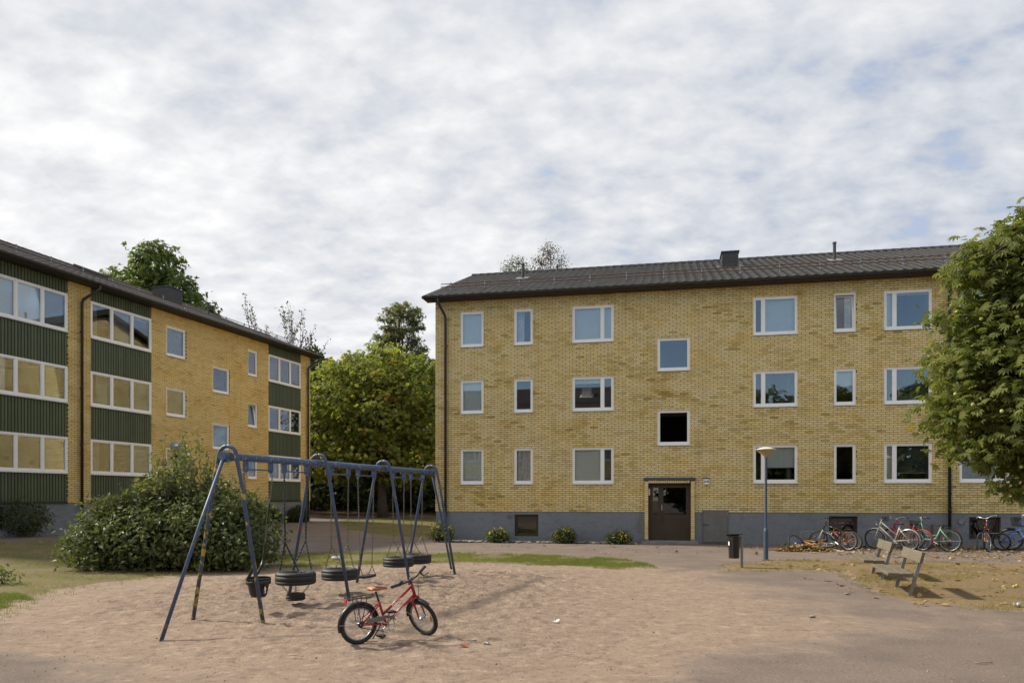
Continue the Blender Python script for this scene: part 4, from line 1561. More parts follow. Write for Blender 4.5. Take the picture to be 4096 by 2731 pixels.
def in_lobes(lobes, n, hollow=0.55, g=None):
    """points through the volume of ellipsoid lobes, denser to the outside; returns points and outward directions"""
    g = g or rng
    L = np.array([l[:6] for l in lobes], float)
    wts = (L[:, 3] * L[:, 4] + L[:, 4] * L[:, 5] + L[:, 3] * L[:, 5])
    idx = g.choice(len(L), n, p=wts / wts.sum())
    d = g.normal(size=(n, 3))
    d /= np.linalg.norm(d, axis=1, keepdims=True)
    r = hollow + (1 - hollow) * g.random(n) ** 0.7
    return L[idx, :3] + d * L[idx, 3:6] * r[:, None], d


def clumped(lobes, nclump, per, spread, hollow=0.5, up=0.6, out=0.9, flat=0.6):
    c, d = in_lobes(lobes, nclump, hollow)
    n = nclump * per
    pos = np.repeat(c, per, 0) + rng.normal(size=(n, 3)) * np.array([spread, spread, spread * flat])
    nrm = np.repeat(d, per, 0) * out + np.array([0, 0, up]) + rng.normal(size=(n, 3)) * 0.55
    tone = np.repeat(rng.normal(0, 0.10, nclump), per)
    return pos, nrm, tone, c


def leaf_mesh(name, base, pos, nrm, size, jit, mat, tone=None, mean=0.45, sd=0.16):
    n = len(pos)
    Rm = frames_from(nrm, rng.uniform(0, 2 * PI, n))
    sc = size * rng.uniform(1 - jit, 1 + jit, n)
    V, F = scatter(base[0], base[1], pos, Rm, sc)
    r = np.clip(rng.normal(mean, sd, n) + (tone if tone is not None else 0), 0, 1)
    return to_mesh(name, V, [F], np.repeat(r, len(base[1])), False, (mat,))


def limb_path(a, b, sag, seed):
    r = random.Random(seed)
    a, b = Vector(a), Vector(b)
    pts = []
    L = (b - a).length
    for i in range(6):
        t = i / 5
        p = a.lerp(b, t)
        w = math.sin(PI * t) * L * 0.07
        p += Vector((r.uniform(-1, 1) * w, r.uniform(-1, 1) * w, sag * L * math.sin(PI * t)))
        pts.append(p)
    return pts


def tree(name, label, cat, loc, trunk_top, r0, lobes, leaf, mat, nclump, per, spread, size, bark=None, group=None, hollow=0.45, nleafparts=0, twigs=60, out=0.9, up=0.6, flat=0.6, mean=0.45, sd=0.16, limb_from=0.4, trunk_bend=0.0, crown_name='crown'):
    t = thing(name, label, cat, loc, 0, group)
    bark = bark or m_bark
    seed = hash((round(loc[0], 1), round(loc[1], 1))) % 9999
    rr = random.Random(seed)
    m = MB()
    top = Vector(trunk_top)
    tp = []
    for i in range(8):
        f = i / 7
        tp.append(Vector((top.x * f + trunk_bend * math.sin(f * 5) * 0.3, top.y * f + trunk_bend * math.cos(f * 4) * 0.2, top.z * f - (0.15 if i == 0 else 0))))
    rad = [r0 * (1.35 if i == 0 else 1.0) * (1 - 0.75 * i / 7) for i in range(8)]
    m.tube(tp, rad, 10)
    build('trunk', m, bark, t, True)
    pos, nrm, tone, cl = clumped(lobes, nclump, per, spread, hollow, up, out, flat)
    lm = MB()
    for i, l in enumerate(lobes):
        f = rr.uniform(limb_from, 0.95)
        p0 = tp[int(f * 7)]
        q = Vector(l[:3])
        rl = max(0.02, rad[int(f * 7)] * 0.55)
        path = limb_path(p0, q, 0.05, seed + i)
        lm.tube(path, [rl * (1 - 0.14 * j) for j in range(6)], 6)
    for i in range(min(twigs, len(cl))):
        c = Vector(cl[i])
        l = min(lobes, key=lambda l_: (Vector(l_[:3]) - c).length)
        path = limb_path(l[:3], c, 0.03, seed + 99 + i)
        rl = max(0.008, r0 * 0.10)
        lm.tube(path, [rl * (1 - 0.15 * j) for j in range(6)], 4)
    build('limbs', lm, bark, t, True)
    if nleafparts:
        base = np.array(loc)
        w = pos + base
        dcam = np.linalg.norm(w - CAM, axis=1)
        px = w[:, 0] / w[:, 1]
        okv = (px < 0.69) & (px > -0.69)
        idx = np.argsort(np.where(okv, dcam, 1e9))[:nleafparts]
        msk = np.zeros(len(pos), bool)
        msk[idx] = True
        kinds = []
        for q in range(6):
            me = to_mesh('leaf', leaf[0] * size, [leaf[1]], np.full(len(leaf[1]), 0.25 + 0.09 * q), False, (mat,))
            kinds.append(me)
        Rm = frames_from(nrm[msk], rng.uniform(0, 2 * PI, msk.sum()))
        for p, R3 in zip(pos[msk], Rm):
            s = rng.uniform(0.8, 1.2)
            M = Matrix(((*(R3[0] * s), p[0]), (*(R3[1] * s), p[1]), (*(R3[2] * s), p[2]), (0, 0, 0, 1)))
            link('leaf', random.choice(kinds), t, M)
        pos, nrm, tone = pos[~msk], nrm[~msk], tone[~msk]
    o = link(crown_name, leaf_mesh('crown', leaf, pos, nrm, size, 0.3, mat, tone, mean, sd), t)
    if nleafparts:
        o['kind'] = 'stuff'
    return t


# horse chestnut beside the yard: trunk outside the picture, crown hanging in
CT = (10.2, 12.8, 0.0)
ch_l = [(x - CT[0] - 0.10, y - CT[1], z, a, b, c) for x, y, z, a, b, c in [
    (9.15, 12.5, 5.75, 0.95, 1.0, 0.65), (8.75, 12.4, 4.95, 1.25, 1.2, 0.7), (8.35, 12.4, 3.95, 1.25, 1.2, 0.8), (8.05, 12.2, 2.95, 1.20, 1.1, 0.60), (8.75, 12.0, 2.40, 1.20, 1.2, 0.50),
    (8.45, 11.9, 1.72, 0.55, 0.45, 0.12), (8.25, 12.0, 3.45, 1.10, 1.0, 0.65), (8.9, 12.0, 4.5, 1.2, 1.0, 0.8), (9.2, 12.0, 3.3, 1.2, 1.0, 0.9), (8.75, 12.3, 6.1, 0.30, 0.4, 0.22), (8.1, 12.1, 2.45, 0.8, 0.8, 0.35), (8.15, 12.3, 5.5, 0.75, 0.8, 0.42), (8.6, 12.3, 5.75, 0.8, 0.8, 0.5), (7.15, 12.1, 2.98, 0.35, 0.4, 0.12), (7.45, 12.3, 4.6, 0.35, 0.4, 0.2), (7.6, 12.2, 5.25, 0.3, 0.4, 0.15), (7.35, 12.1, 3.8, 0.35, 0.4, 0.2), (7.5, 12.0, 2.3, 0.35, 0.4, 0.15),
    (10.9, 13.2, 6.1, 1.5, 1.6, 1.1), (11.6, 13.0, 4.9, 2.0, 2.0, 1.5), (10.4, 14.3, 4.5, 1.8, 1.7, 1.5), (10.4, 11.5, 4.2, 1.6, 1.3, 1.5), (10.0, 12.5, 3.2, 1.5, 1.5, 0.9), (9.1, 13.2, 4.3, 1.1, 1.0, 1.1)]]
chest = tree('chestnut_tree', 'broad chestnut tree overhanging the bikes, green fruit among its leaves', 'tree', CT, (0.0, 0.0, 6.2), 0.24, ch_l, PALM, m_leaf_chestnut, 4200, 6, 0.17, 0.138, nleafparts=300, hollow=0.4, twigs=180, out=0.55, up=0.9, flat=0.5)
cp, cd = in_lobes(ch_l[:5], 110, 0.97)
fm = MB()
fruit = []
ball = MB().lathe([(0, -1), (0.6, -0.8), (0.95, -0.3), (0.95, 0.3), (0.6, 0.8), (0, 1)], 8)
m_fruit = plain('green chestnut husk', (0.46, 0.43, 0.13), (0.36, 0.36, 0.10), 30, 0.7, bump=0.4)
fme = to_mesh('fruit', np.concatenate(ball.v) * 0.030, ball.f, None, True, (m_fruit,))
for p in cp:
    link('fruit', fme, chest, Tm(*p))

# big yellowing tree between the blocks
MT = (-8.1, 47.0, gz(-8.1, 47.0))
tree('maple_tree', 'wide yellowing green tree standing between the two blocks', 'tree', MT, (-0.3, 0, 8.0), 0.30,
     [(-0.4, 0, 8.9, 2.2, 2.4, 1.4), (0.2, 0, 10.3, 1.0, 1.0, 0.75), (-1.5, 0, 9.9, 0.8, 0.9, 0.6), (1.7, 0, 9.6, 0.9, 0.9, 0.6), (-3.2, 0, 9.1, 0.8, 0.9, 0.7), (3.2, 0, 9.2, 0.9, 0.9, 0.6), (-4.4, 0, 7.6, 0.8, 0.9, 0.7), (4.3, 0, 7.8, 0.8, 0.9, 0.7), (-2.6, -0.3, 7.6, 2.2, 2.4, 1.9), (2.0, 0, 7.7, 2.5, 2.4, 1.9), (-3.4, 0, 5.4, 1.9, 2.2, 1.7), (0, -1.2, 6.2, 2.8, 2.2, 1.9), (3.3, -0.2, 5.7, 2.2, 2.2, 1.8), (-3.3, -0.3, 3.3, 1.9, 2.0, 1.2), (3.0, 0, 3.6, 2.4, 2.0, 1.3), (-0.4, -1.0, 3.9, 2.5, 2.0, 1.3), (0.2, -1.5, 8.0, 1.9, 1.5, 1.3), (1.2, -0.6, 2.6, 1.8, 1.6, 0.6)],
     SPRAY, m_leaf_maple, 2000, 8, 0.26, 0.20, hollow=0.62, twigs=160, mean=0.44, sd=0.17, out=0.7, up=0.75)

# woodland behind
def dense(label, x, y, h, w, mat, mean=0.4, size=0.5, ncl=420):
    z0 = gz(x, y)
    rr = random.Random(int(x * 13 + y))
    lobes = []
    for k in range(9):
        f = 0.25 + 0.7 * k / 8
        a = rr.uniform(0, 2 * PI)
        off = w * 0.42 * (1 - 0.55 * f)
        lobes.append((off * math.cos(a), off * math.sin(a), h * f, w * 0.42 * (1.15 - 0.6 * f), w * 0.42 * (1.15 - 0.6 * f), h * 0.13))
    tree('woodland_tree', label, 'tree', (x, y, z0), (0.2, 0, h * 0.85), 0.2, lobes, SPRAY, mat, ncl, 8, 0.42, size, group='woodland trees behind the blocks', hollow=0.35, twigs=30, mean=mean)


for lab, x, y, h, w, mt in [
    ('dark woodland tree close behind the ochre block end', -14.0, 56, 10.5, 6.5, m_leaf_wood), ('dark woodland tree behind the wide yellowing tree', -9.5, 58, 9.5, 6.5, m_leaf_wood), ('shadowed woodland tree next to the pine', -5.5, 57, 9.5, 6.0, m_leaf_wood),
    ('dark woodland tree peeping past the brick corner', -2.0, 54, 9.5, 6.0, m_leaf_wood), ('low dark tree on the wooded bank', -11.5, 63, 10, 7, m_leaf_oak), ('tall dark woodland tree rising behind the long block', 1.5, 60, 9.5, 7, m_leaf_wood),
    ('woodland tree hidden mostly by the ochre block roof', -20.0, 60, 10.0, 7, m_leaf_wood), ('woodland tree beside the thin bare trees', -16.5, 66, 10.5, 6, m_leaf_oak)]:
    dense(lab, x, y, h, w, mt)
ub = rng.uniform(-1, 1, (2600, 2)) * np.array([11, 3.0]) + np.array([-7, 53.5])
ubp = np.column_stack([ub, ground_z(ub[:, 0], ub[:, 1]) + rng.uniform(0.1, 1.0, len(ub)) ** 1.5 * 2.2])
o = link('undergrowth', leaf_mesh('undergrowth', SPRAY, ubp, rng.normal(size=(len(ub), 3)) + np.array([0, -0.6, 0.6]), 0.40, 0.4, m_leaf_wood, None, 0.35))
o['kind'] = 'stuff'
for lab, x, y, h in [('thin dark trunk nearest the ochre block end', -12.6, 51.5, 7.0), ('thin dark trunk halfway along the bank', -10.6, 52.5, 7.5), ('thin leaning trunk behind the swing bar', -6.4, 52.2, 7.0), ('thin dark trunk near the brick corner', -4.9, 51.0, 6.5)]:
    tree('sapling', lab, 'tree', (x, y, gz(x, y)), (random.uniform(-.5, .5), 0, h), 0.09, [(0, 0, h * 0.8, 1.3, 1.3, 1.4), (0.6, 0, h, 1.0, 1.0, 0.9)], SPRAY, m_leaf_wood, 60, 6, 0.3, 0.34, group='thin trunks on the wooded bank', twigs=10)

# pine
pl = []
rr = random.Random(4)
for k in range(46):
    f = k / 45
    a = k * 2.4 + rr.uniform(-0.5, 0.5)
    rad = (3.7 * (1 - f) ** 0.65 + 0.45) * rr.uniform(0.35, 1.0)
    pl.append((rad * math.cos(a) + 0.5 * f, rad * 0.7 * math.sin(a), 8.0 + f * 7.8, 0.95 - 0.3 * f, 0.85 - 0.25 * f, 0.26))
PX, PY = -10.1, 65.0
tree('pine_tree', 'tall pine rising behind the wide yellowing tree', 'tree', (PX, PY, gz(PX, PY)), (0.4, 0, 15.8), 0.24, pl, NEEDLE, m_leaf_pine, 1250, 6, 0.18, 0.17, bark=m_bark_red, hollow=0.25, twigs=30, mean=0.45, out=0.7, up=0.9, limb_from=0.5)
pl2 = [(rr.uniform(-1.8, 1.8), rr.uniform(-1, 1), 6.2 + k * 0.55, 1.0, 0.9, 0.42) for k in range(10)]
tree('pine_tree', 'shorter pine half hidden by the corner of the long block', 'tree', (-7.3, 66, gz(-7.3, 66)), (0.1, 0, 11.3), 0.2, pl2, NEEDLE, m_leaf_pine, 420, 7, 0.22, 0.22, bark=m_bark_red, hollow=0.25, twigs=20, out=0.7, up=0.9)
pl3 = [(rr.uniform(-1.0, 1.0), rr.uniform(-1, 1), 8.0 + k * 0.45, 0.8, 0.8, 0.4) for k in range(7)]
tree('pine_tree', 'small brownish pine top beside the bare trees', 'tree', (-14.2, 66, gz(-14.2, 66)), (0.1, 0, 10.8), 0.16, pl3, NEEDLE, m_leaf_pine, 230, 7, 0.22, 0.2, bark=m_bark_red, hollow=0.25, twigs=14, mean=0.75)

# leafy tree over the ochre roof
OX, OY = -25.6, 52.5
tree('oak_tree', 'dense green tree rising over the ochre block roof', 'tree', (OX, OY, gz(OX, OY)), (0, 0, 15.5), 0.4,
     [(0.8, 0, 16.8, 1.7, 1.7, 1.6), (-1.3, 0, 15.0, 2.0, 1.9, 1.5), (2.0, 0, 14.6, 2.0, 1.9, 1.5), (-0.3, -0.6, 13.6, 2.4, 2.0, 1.5), (3.2, 0, 12.8, 1.6, 1.6, 1.3), (-2.6, 0, 13.2, 1.5, 1.5, 1.1), (1.4, -0.5, 11.8, 2.4, 2.0, 1.5), (-1.6, 0, 11.0, 2.4, 2.0, 1.5), (4.0, 0, 11.0, 1.5, 1.4, 1.2)],
     SPRAY, m_leaf_oak, 1100, 9, 0.26, 0.26, hollow=0.5, twigs=80, mean=0.5)
tree('oak_tree', 'small green tree top beside the roof vent pipe', 'tree', (-21.2, 51.5, gz(-21.2, 51.5)), (0, 0, 11.6), 0.25,
     [(0, 0, 13.0, 1.1, 1.1, 0.9), (-0.9, 0, 12.0, 1.2, 1.1, 1.0), (0.9, 0, 11.9, 1.0, 1.0, 0.9), (0, 0, 10.6, 1.6, 1.4, 1.2)], SPRAY, m_leaf_oak, 260, 9, 0.26, 0.25, hollow=0.4, twigs=24, mean=0.5)


def bare(name, label, x, y, h, spread, nleaf, mat, bark, group=None, seed=1, leaf=0.20):
    t = thing(name, label, 'tree', (x, y, gz(x, y)), 0, group)
    rr = random.Random(seed)
    m = MB()
    tips = []

    def grow(p, d, L, r, lev):
        pts = [p]
        q = p.copy()
        dd = d.copy()
        n = 5
        for i in range(n):
            dd = (dd + Vector((rr.uniform(-1, 1), rr.uniform(-1, 1), 0.25)) * 0.13).normalized()
            q = q + dd * L / n
            pts.append(q.copy())
            if lev > 0:
                tips.append(q.copy())
            if lev < 3 and i >= (2 if lev == 0 else 1):
                for _ in range(2 if lev == 0 else 1):
                    a = rr.uniform(0, 2 * PI)
                    s = Vector((math.cos(a), math.sin(a), 0)) * rr.uniform(0.5, 0.9) * spread
                    grow(q.copy(), (dd + s + Vector((0, 0, 0.35))).normalized(), L * rr.uniform(0.33, 0.5), r * (1 - i / n * 0.7) * 0.5, lev + 1)
        m.tube(pts, [max(0.014, r * (1 - 0.8 * i / n)) for i in range(n + 1)], 5 if lev < 2 else 3, caps=False)

    grow(Vector((0, 0, -0.1)), Vector((0.02, 0, 1)), h * 0.82, 0.11, 0)
    build('trunk', m, bark, t, True)
    T = np.array([tuple(p) for p in tips])
    idx = rng.integers(0, len(T), nleaf)
    pos = T[idx] + rng.normal(size=(nleaf, 3)) * 0.12
    link('crown', leaf_mesh('crown', SIMPLE, pos, rng.normal(size=(nleaf, 3)), leaf, 0.3, mat, None, 0.4, 0.25), t)


for i, (lab, x, y, h) in enumerate([('leftmost thin nearly bare tree behind the ochre roof', -20.8, 62, 11.6), ('tallest thin nearly bare tree between roof and pine', -18.9, 63, 11.4), ('thin nearly bare tree just over the roof end', -17.0, 62, 11.6), ('rightmost thin nearly bare tree close to the maple', -15.4, 61, 10.6)]):
    bare('bare_tree', lab, x, y, h, 0.5, 520, m_leaf_birch, m_twig, 'nearly bare thin trees behind the ochre block', 11 + i)
tree('birch_tree', 'rusty birch top showing over the long roof beside the vent pipe', 'tree', (2.8, 56, gz(2.8, 56)), (0.1, 0, 19.2), 0.12, [(0.0, 0, 19.2, 0.8, 0.8, 0.9), (-0.65, 0, 18.4, 0.8, 0.8, 1.0), (0.65, 0, 18.2, 0.8, 0.8, 1.0), (0, 0, 16.8, 1.2, 1.2, 1.2)], SIMPLE, m_leaf_birch, 420, 5, 0.16, 0.13, bark=m_twig, hollow=0.3, twigs=160)
tree('birch_tree', 'low pale green birch top behind the roof vent pipe', 'tree', (0.4, 56, gz(0.4, 56)), (0.1, 0, 18.0), 0.1, [(0.0, 0, 18.3, 0.7, 0.7, 0.7), (-0.6, 0, 17.8, 0.7, 0.7, 0.8), (0.6, 0, 17.6, 0.7, 0.7, 0.9)], SIMPLE, m_leaf_flower, 200, 5, 0.16, 0.13, bark=m_twig, hollow=0.3, twigs=90)

# trees behind the camera, seen only in the window panes
for lab, x, y in [('leafy tree behind the camera mirrored in the windows above the bikes', 6.0, -14), ('second leafy tree behind the camera mirrored beside the lamp', 12.0, -17), ('third leafy tree behind the camera mirrored near the chestnut', 18.0, -14), ('fourth leafy tree behind the camera mirrored at the far end', 24.0, -17), ('small leafy tree behind the camera closest to the mirrored block', 0.5, -18)]:
    tree('yard_tree', lab, 'tree', (x, y, 0), (0, 0, 7.5), 0.22, [(0, 0, 9.0, 2.4, 2.4, 1.8), (-1.9, 0, 7.0, 2.2, 2.2, 1.8), (1.9, 0, 6.8, 2.2, 2.2, 1.8), (0, 0, 4.8, 3.0, 2.6, 1.6), (-2.0, 0.5, 2.6, 2.0, 1.6, 1.8), (2.0, -0.5, 2.4, 2.2, 1.6, 1.8), (0, 0.5, 1.4, 2.2, 1.6, 1.4)], SPRAY, m_leaf_oak, 380, 8, 0.4, 0.5, group='trees behind the camera', twigs=20)


def shrub(name, label, loc, lobes, mat, n, size, base=SIMPLE, per=5, spread=0.10, hollow=0.6, stems=14, group=None, nleafparts=0, mean=0.45, sd=0.16, stem_r=0.014):
    t = thing(name, label, 'shrub', loc, 0, group)
    m = MB()
    for i in range(stems):
        l = lobes[i % len(lobes)]
        b = (l[0] * 0.55 + random.uniform(-.15, .15), l[1] * 0.55 + random.uniform(-.15, .15), -0.03)
        q = (l[0] + random.uniform(-.5, .5) * l[3], l[1] + random.uniform(-.5, .5) * l[4], l[2] + random.uniform(-.2, .7) * l[5])
        m.tube(limb_path(b, q, 0.0, i * 7 + 1), [stem_r * (1 - 0.15 * j) for j in range(6)], 5)
    build('stem', m, m_bark, t, True)
    pos, nrm, tone, _ = clumped(lobes, n // per, per, spread, hollow, 0.45, 0.9, 0.9)
    keep = pos[:, 2] > 0.03
    pos, nrm, tone = pos[keep], nrm[keep], tone[keep]
    if nleafparts:
        d = np.linalg.norm(pos + np.array(loc) - CAM, axis=1)
        idx = np.argsort(d)[:nleafparts]
        msk = np.zeros(len(pos), bool)
        msk[idx] = True
        kinds = [to_mesh('leaf', base[0] * size, [base[1]], np.full(len(base[1]), 0.25 + 0.1 * q), False, (mat,)) for q in range(5)]
        Rm = frames_from(nrm[msk], rng.uniform(0, 2 * PI, msk.sum()))
        for p, R3 in zip(pos[msk], Rm):
            s = rng.uniform(0.8, 1.25)
            link('leaf', random.choice(kinds), t, Matrix(((*(R3[0] * s), p[0]), (*(R3[1] * s), p[1]), (*(R3[2] * s), p[2]), (0, 0, 0, 1))))
        pos, nrm, tone = pos[~msk], nrm[~msk], tone[~msk]
    o = link('foliage', leaf_mesh('foliage', base, pos, nrm, size, 0.35, mat, tone, mean, sd), t)
    o['kind'] = 'stuff'
    return t


BX, BY = -7.62, 17.0
rb = random.Random(12)
bl = []
for k in range(10):
    x = -1.72 + 3.30 * k / 9
    top = (1.30, 1.55, 1.85, 1.95, 2.0, 1.9, 2.05, 1.9, 1.8, 1.5)[k] + rb.uniform(-0.12, 0.12)
    for y, q in ((-0.55, 0.72), (0.05, 1.0), (0.6, 0.95)):
        h = top * q * rb.uniform(0.9, 1.08)
        bl.append((x + rb.uniform(-0.1, 0.1), y + rb.uniform(-0.1, 0.1), h * 0.5, 0.42, 0.5, h * 0.5))
bush = shrub('shrub', 'large dense shrub of dark oval leaves behind the swing set', (BX, BY, gz(BX, BY)), bl, m_leaf_bush, 30000, 0.11, spread=0.17, hollow=0.72, stems=40, nleafparts=300)
# long shoots that stand out of its top
sh = MB()
spos, snrm = [], []
for i in range(120):
    f = rng.uniform(-1.9, 1.6)
    hgt = 0.42 + 1.15 * math.exp(-((f - 0.1) / 0.5) ** 2) * rng.uniform(0.5, 1.1) + rng.uniform(-0.1, 0.3)
    p0 = Vector((f, rng.uniform(-0.5, 0.8), 1.45 - 0.16 * f * f))
    p1 = p0 + Vector((rng.uniform(-0.25, 0.35), rng.uniform(-0.2, 0.2), hgt))
    path = limb_path(p0, p1, 0, 500 + i)
    sh.tube(path, [0.010 * (1 - 0.14 * j) for j in range(6)], 4)
    for j in range(26):
        t_ = rng.uniform(0.25, 1.0)
        q = path[min(4, int(t_ * 5))].lerp(path[min(5, int(t_ * 5) + 1)], t_ * 5 - int(t_ * 5))
        spos.append(tuple(q + Vector(rng.normal(size=3) * 0.045)))
        snrm.append(rng.normal(size=3) + np.array([0, -0.2, 0.7]))
build('shoot', sh, m_twig, bush, True)
o = link('foliage', leaf_mesh('shoot_leaves', SIMPLE, np.array(spos), np.array(snrm), 0.11, 0.35, m_leaf_bush, None, 0.68), bush)
o['kind'] = 'stuff'

for lab, x, y, w, h in [('dark round shrub against the grey plinth of the ochre block', -16.55, 24.6, 1.5, 1.3), ('dark low shrub at the plinth by the picture edge', -18.3, 23.6, 0.9, 0.85), ('small dark shrub at the foot of the far downpipe', -11.1, 38.9, 0.55, 0.8), ('small dark shrub under the last cladding bay', -12.0, 37.0, 0.6, 0.75)]:
    shrub('shrub', lab, (x, y, gz(x, y)), [(0, 0, h * 0.5, w * 0.75, w * 0.6, h * 0.5), (w * 0.4, 0, h * 0.45, w * 0.5, w * 0.5, h * 0.45), (-w * 0.4, 0, h * 0.4, w * 0.5, w * 0.5, h * 0.4)], m_leaf_wood, 5200, 0.085, spread=0.10, group='shrubs along the ochre block')
shrub('shrub', 'leafy sucker shoots on the grass at the picture edge', (-9.75, 13.9, gz(-9.75, 13.9)), [(0, 0, 0.2, 0.35, 0.3, 0.2), (0.3, 0, 0.12, 0.25, 0.25, 0.12)], m_leaf_bush, 200, 0.10, stems=8)
for i, (lab, s, y, w, h) in enumerate([('yellow flowering shrub at the brick corner by the swing', 0.45, -0.75, 0.50, 0.72), ('yellow flowering shrub beside the basement window', 2.55, -0.72, 0.42, 0.52), ('yellow flowering shrub under the wide window', 4.95, -0.70, 0.44, 0.56), ('low sprawling yellow flowering shrub nearest the door', 6.85, -0.70, 0.46, 0.44)]):
    wp = blk.M @ Vector((s, y, 0))
    t = shrub('shrub', lab, (wp.x, wp.y, 0), [(0, 0, h * 0.5, w * 0.75, w * 0.6, h * 0.5), (w * 0.45, 0, h * 0.4, w * 0.5, w * 0.5, h * 0.4), (-w * 0.45, 0, h * 0.38, w * 0.45, w * 0.5, h * 0.38)], m_leaf_flower, 1500, 0.075, spread=0.07, group='flowering shrubs along the stone strip', stems=12)
    fp, fd = in_lobes([(0, -0.08, h * 0.55, w * 0.8, w * 0.6, h * 0.5)], 46, 0.9)
    fp = fp[fp[:, 2] > 0.12]
    o = link('flowers', leaf_mesh('flowers', SPRAY, fp, fd[:len(fp)] + np.array([0, -0.4, 0.5]), 0.055, 0.3, m_yellow_flower), t)
    o['kind'] = 'stuff'


# grass, weeds, leaves, pebbles
def scatter_in(poly, n, margin=0.0, keep=None):
    A = np.array(poly)
    lo, hi = A.min(0) - margin, A.max(0) + margin
    out = []
    while sum(map(len, out)) < n:
        P = rng.uniform(lo, hi, (n * 2, 2))
        P = P[inside(P, poly)]
        if keep is not None:
            P = P[keep(P)]
        out.append(P)
    return np.concatenate(out)[:n]


def dens(thr, sc=0.9):
    def f(P):
        v = np.array([noise.noise(Vector((x * sc, y * sc, 0.0))) + 0.5 * noise.noise(Vector((x * sc * 3, y * sc * 3, 4.0))) for x, y in P])
        return v + rng.normal(0, 0.12, len(P)) > thr
    return f


def grass_patch(polys, zs, size, mean, sd):
    Ps, Vs = [], []
    for (poly, n, thr, mn) in polys:
        P = scatter_in(poly, n, 0, dens(thr))
        Ps.append((P, mn))
    pos = np.concatenate([np.column_stack([P, ground_z(P[:, 0], P[:, 1]) + zs]) for P, mn in Ps])
    mean_ = np.concatenate([np.full(len(P), mn) for P, mn in Ps])
    n = len(pos)
    nrm = rng.normal(size=(n, 3)) * 0.22 + np.array([0, 0, 1])
    Rm = frames_from(nrm, rng.uniform(0, 2 * PI, n))
    sc = size * rng.uniform(0.5, 1.5, n)
    V, F = scatter(BLADE[0], BLADE[1], pos, Rm, sc)
    r = np.clip(rng.normal(mean_, sd, n), 0, 1)
    me = to_mesh('grass', V, [F], np.repeat(r, 3), False, (m_grass,))
    o = link('grass', me)
    o['kind'] = 'stuff'


STRIP_EDGE = [(-0.5, 18.5), (3.4, 17.0), (3.3, 18.3), (2.9, 19.4), (1.8, 20.5), (0.3, 21.1)]
grass_patch([(LAWN_STRIP, 16000, -0.05, 0.34), (STRIP_EDGE, 9000, -0.25, 0.18), (LAWN_SIDE, 22000, 0.05, 0.58), ([(-9.5, 10.2), (-7.3, 10.4), (-7.6, 11.9), (-8.3, 12.6), (-9.5, 12.4)], 5000, -0.2, 0.12), (LAWN_BACK, 9000, 0.0, 0.35), (LAWN_DRY, 9000, 0.12, 0.62)], 0.0, 0.055, 0.4, 0.14)
EDGE_TUFTS = [(x, y) for x, y in ragged(SAND, 0.5, 0.2) if y > 9.6 and x < 0.5]
et = np.array(EDGE_TUFTS)
et = np.repeat(et, 9, 0) + rng.normal(0, 0.16, (len(et) * 9, 2))
nrm = rng.normal(size=(len(et), 3)) * 0.25 + np.array([0, 0, 1])
V, F = scatter(BLADE[0], BLADE[1], np.column_stack([et, ground_z(et[:, 0], et[:, 1])]), frames_from(nrm, rng.uniform(0, 6.28, len(et))), 0.075 * rng.uniform(0.5, 1.6, len(et)))
o = link('grass_tufts', to_mesh('grass_tufts', V, [F], np.repeat(np.clip(rng.normal(0.4, 0.2, len(et)), 0, 1), 3), False, (m_grass,)))
o['kind'] = 'stuff'

LEAF5 = (np.array([(0, 0, 0), (-0.42, 0.30, 0.10), (-0.25, 0.75, 0.05), (0, 1.0, 0.14), (0.28, 0.72, 0.02), (0.40, 0.28, 0.12)]), np.array([(0, 5, 4), (0, 4, 3), (0, 3, 2), (0, 2, 1)]))


def leaves_on_ground(name, P, size, lift, mean=0.55, sd=0.25):
    n = len(P)
    z = ground_z(P[:, 0], P[:, 1]) + lift
    nrm = rng.normal(size=(n, 3)) * 0.28 + np.array([0, 0, 1])
    me = leaf_mesh(name, LEAF5, np.column_stack([P, z]), nrm, size, 0.4, m_fallen, None, mean, sd)
    o = link(name, me)
    o['kind'] = 'stuff'
    return o


walk = [(6.8, 24.6), (8.2, 22.8), (9.5, 19.9), (14.5, 18.5), (18, 20.5), (18.2, 23.6)]
P = np.concatenate([scatter_in(walk, 900, 0, dens(-0.2, 1.4)), scatter_in([(9.0, 24.4), (18, 22.6), (18, 23.7), (9, 25.3)], 900), scatter_in([(5.6, 11), (13, 11), (13, 19), (6, 19)], 420), scatter_in([(-1, 20.5), (7, 20.5), (7, 26), (-1, 27.5)], 70)])
leaves_on_ground('fallen_leaves', P, 0.095, np.abs(rng.normal(0.012, 0.006, len(P))))
c = rng.normal(size=(1500, 2)) * np.array([0.42, 0.22]) + np.array([8.95, 22.85])
hgt = 0.16 * np.exp(-((c[:, 0] - 8.95) ** 2 / 0.25 + (c[:, 1] - 22.85) ** 2 / 0.08)) * rng.random(len(c)) + 0.01
leaves_on_ground('leaf_pile', c, 0.11, hgt, 0.35, 0.2)
pbm = np.array([(1, 0, 0), (0, 1, 0), (-1, 0, 0), (0, -1, 0), (0, 0, 0.8), (0, 0, -0.6)])
pbf = np.array([(0, 1, 4), (1, 2, 4), (2, 3, 4), (3, 0, 4), (1, 0, 5), (2, 1, 5), (3, 2, 5), (0, 3, 5)])
m_pebble = tile_mat('pebble', (0.13, 0.10, 0.08), (0.46, 0.38, 0.30))
P = rng.uniform((-8, 5.0), (11, 18), (9000, 2))
w_ = rng.random(len(P)) < np.clip(6.5 / P[:, 1] ** 1.1, 0, 1)
P = P[w_]
insd = inside(P, SAND)
